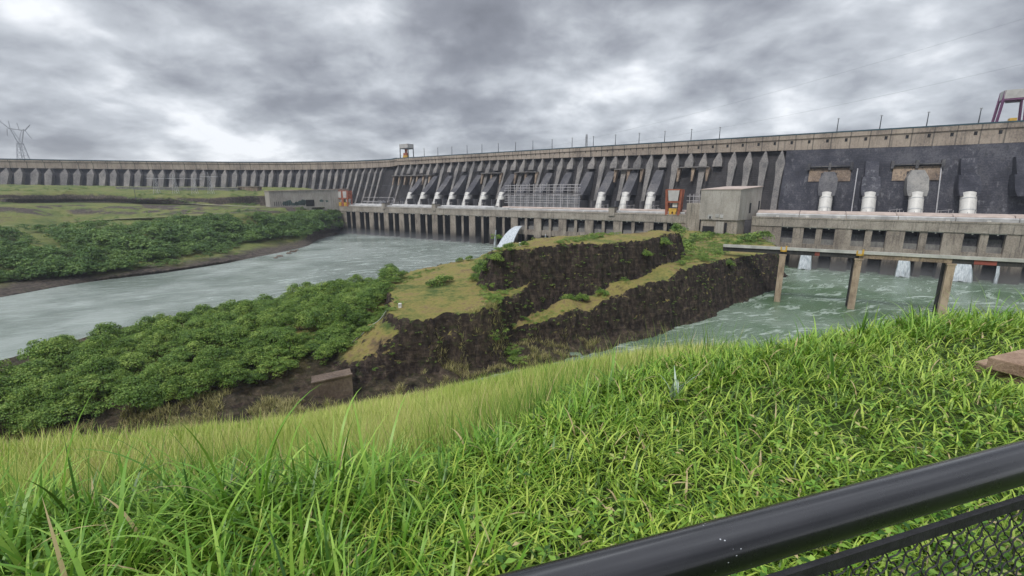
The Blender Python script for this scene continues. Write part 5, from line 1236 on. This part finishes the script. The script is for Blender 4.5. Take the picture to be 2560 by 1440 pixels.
# small bare trunk against the cliff
p = P(1242, 712, 26); z0 = pen_z(p[0], p[1]); t = empty('young_tree', (p[0], p[1], z0), 'slender young tree with pale trunk at the foot of the upper cliff', 'tree')
r7 = np.random.default_rng(4); V, F, T = leaf_cloud(r7, 10, 30, .12, .5); np_mesh('crown', V * np.array((2.4, 2.4, 2.2)) + np.array((0, 0, 6.2)), F, M['leaf'], T, parent=t)
MB().tube([(p[0], p[1], z0 - .3), (p[0] + .3, p[1], z0 + 3), (p[0] - .1, p[1], z0 + 6.4)], [.16, .12, .08], 6).build('trunk', M['palewire'], t)
# boulders by the point bar in the river
def rock(p, r, sd, label, sq=.55):
    rr = np.random.default_rng(sd); import bmesh
    bm = bmesh.new(); bmesh.ops.create_icosphere(bm, subdivisions=3, radius=1)
    for v in bm.verts:
        c = v.co; k = 1 + .35 * (float(vnoise(np.array([c.x * 1.7 + sd]), np.array([c.y * 1.7 + c.z * 2.1]))[0]) - .5) + .25 * (float(vnoise(np.array([c.x * 5 + sd]), np.array([c.z * 5 + c.y * 3]))[0]) - .5)
        v.co = Vector((c.x * k * r, c.y * k * r * .8, c.z * k * r * sq))
    me = bpy.data.meshes.new('boulder'); bm.to_mesh(me); bm.free(); me.materials.append(M['rubble']); o = link(bpy.data.objects.new('boulder', me)); o.location = tuple(p); return tag(o, label, 'rock', 'boulders in the river shallows')
for i, (px, py, r, lab) in enumerate(((722, 634, 3.2, 'dark boulder in the shallows off the point, nearest the shore'), (733, 630, 4.2, 'largest dark boulder in the shallows off the point'), (742, 626, 2.6, 'small dark boulder in the shallows, rightmost of the cluster'), (700, 641, 3.6, 'low flat dark rock at the water edge left of the boulders'), (690, 645, 2.4, 'small low dark rock at the water edge, leftmost'))):
    q = P(px, py, 0); rock((q[0], q[1], .2), r, 30 + i, lab, .4)
a = PD(290, 474, 800); b = PD(595, 477, 850)
t = empty('terrace_wall', (a + b) / 2, 'long low grey wall with pale coping on the terrace below the wing dam', 'retaining wall')
MB().hexa([a + (0, 0, -6), b + (0, 0, -6), b + (0, 8, -6), a + (0, 8, -6), a + (0, 0, 4), b + (0, 0, 5), b + (0, 8, 5), a + (0, 8, 4)]).build('wall', M['head'], t)
MB().hexa([a + (-1, -.6, 4), b + (1, -.6, 5), b + (1, 9, 5), a + (-1, 9, 4), a + (-1, -.6, 5), b + (1, -.6, 6), b + (1, 9, 6), a + (-1, 9, 5)]).build('coping', M['building'], t)
# stranded rocks at the far right of the far bank point
# ------------------------------------------------------------------ air
def haze():
    m, g = new_mat('thin_haze'); v = g.n('ShaderNodeVolumePrincipled'); v.inputs['Color'].default_value = (.80, .86, .98, 1); v.inputs['Density'].default_value = HAZE; v.inputs['Anisotropy'].default_value = .2
    o_ = g.n('ShaderNodeOutputMaterial'); g.nt.links.new(v.outputs[0], o_.inputs['Volume'])
    o = MB().box(-1900, 1300, -60, 2300, -8, 330).build('haze', m); tag(o, 'thin pale haze in the air over the river', 'haze', kind='stuff')
HAZE = .00008
haze()
def mist(name, s0, s1, u0, h, dens, label):
    m, g = new_mat(name); v = g.n('ShaderNodeVolumePrincipled'); v.inputs['Color'].default_value = (.95, .97, 1, 1); v.inputs['Density'].default_value = dens
    o_ = g.n('ShaderNodeOutputMaterial'); g.nt.links.new(v.outputs[0], o_.inputs['Volume'])
    mb = MB().hexa([DW(s0, u0, .05), DW(s1, u0, .05), DW(s1, -.2, .05), DW(s0, -.2, .05), DW(s0 + 4, u0 * .5, h * .5), DW(s1 - 4, u0 * .5, h * .5), DW(s1 - 4, -.3, h), DW(s0 + 4, -.3, h)])
    tag(mb.build('spray_mist', m), label, 'mist', kind='stuff')
mist('thin_mist', 12, 320, -26, 11, .010, 'thin spray mist along the foot of the dark powerhouse slots')
mist('jet_mist', 700, 850, -24, 12, .012, 'pale spray mist round the foot of the water jets under the bridge')
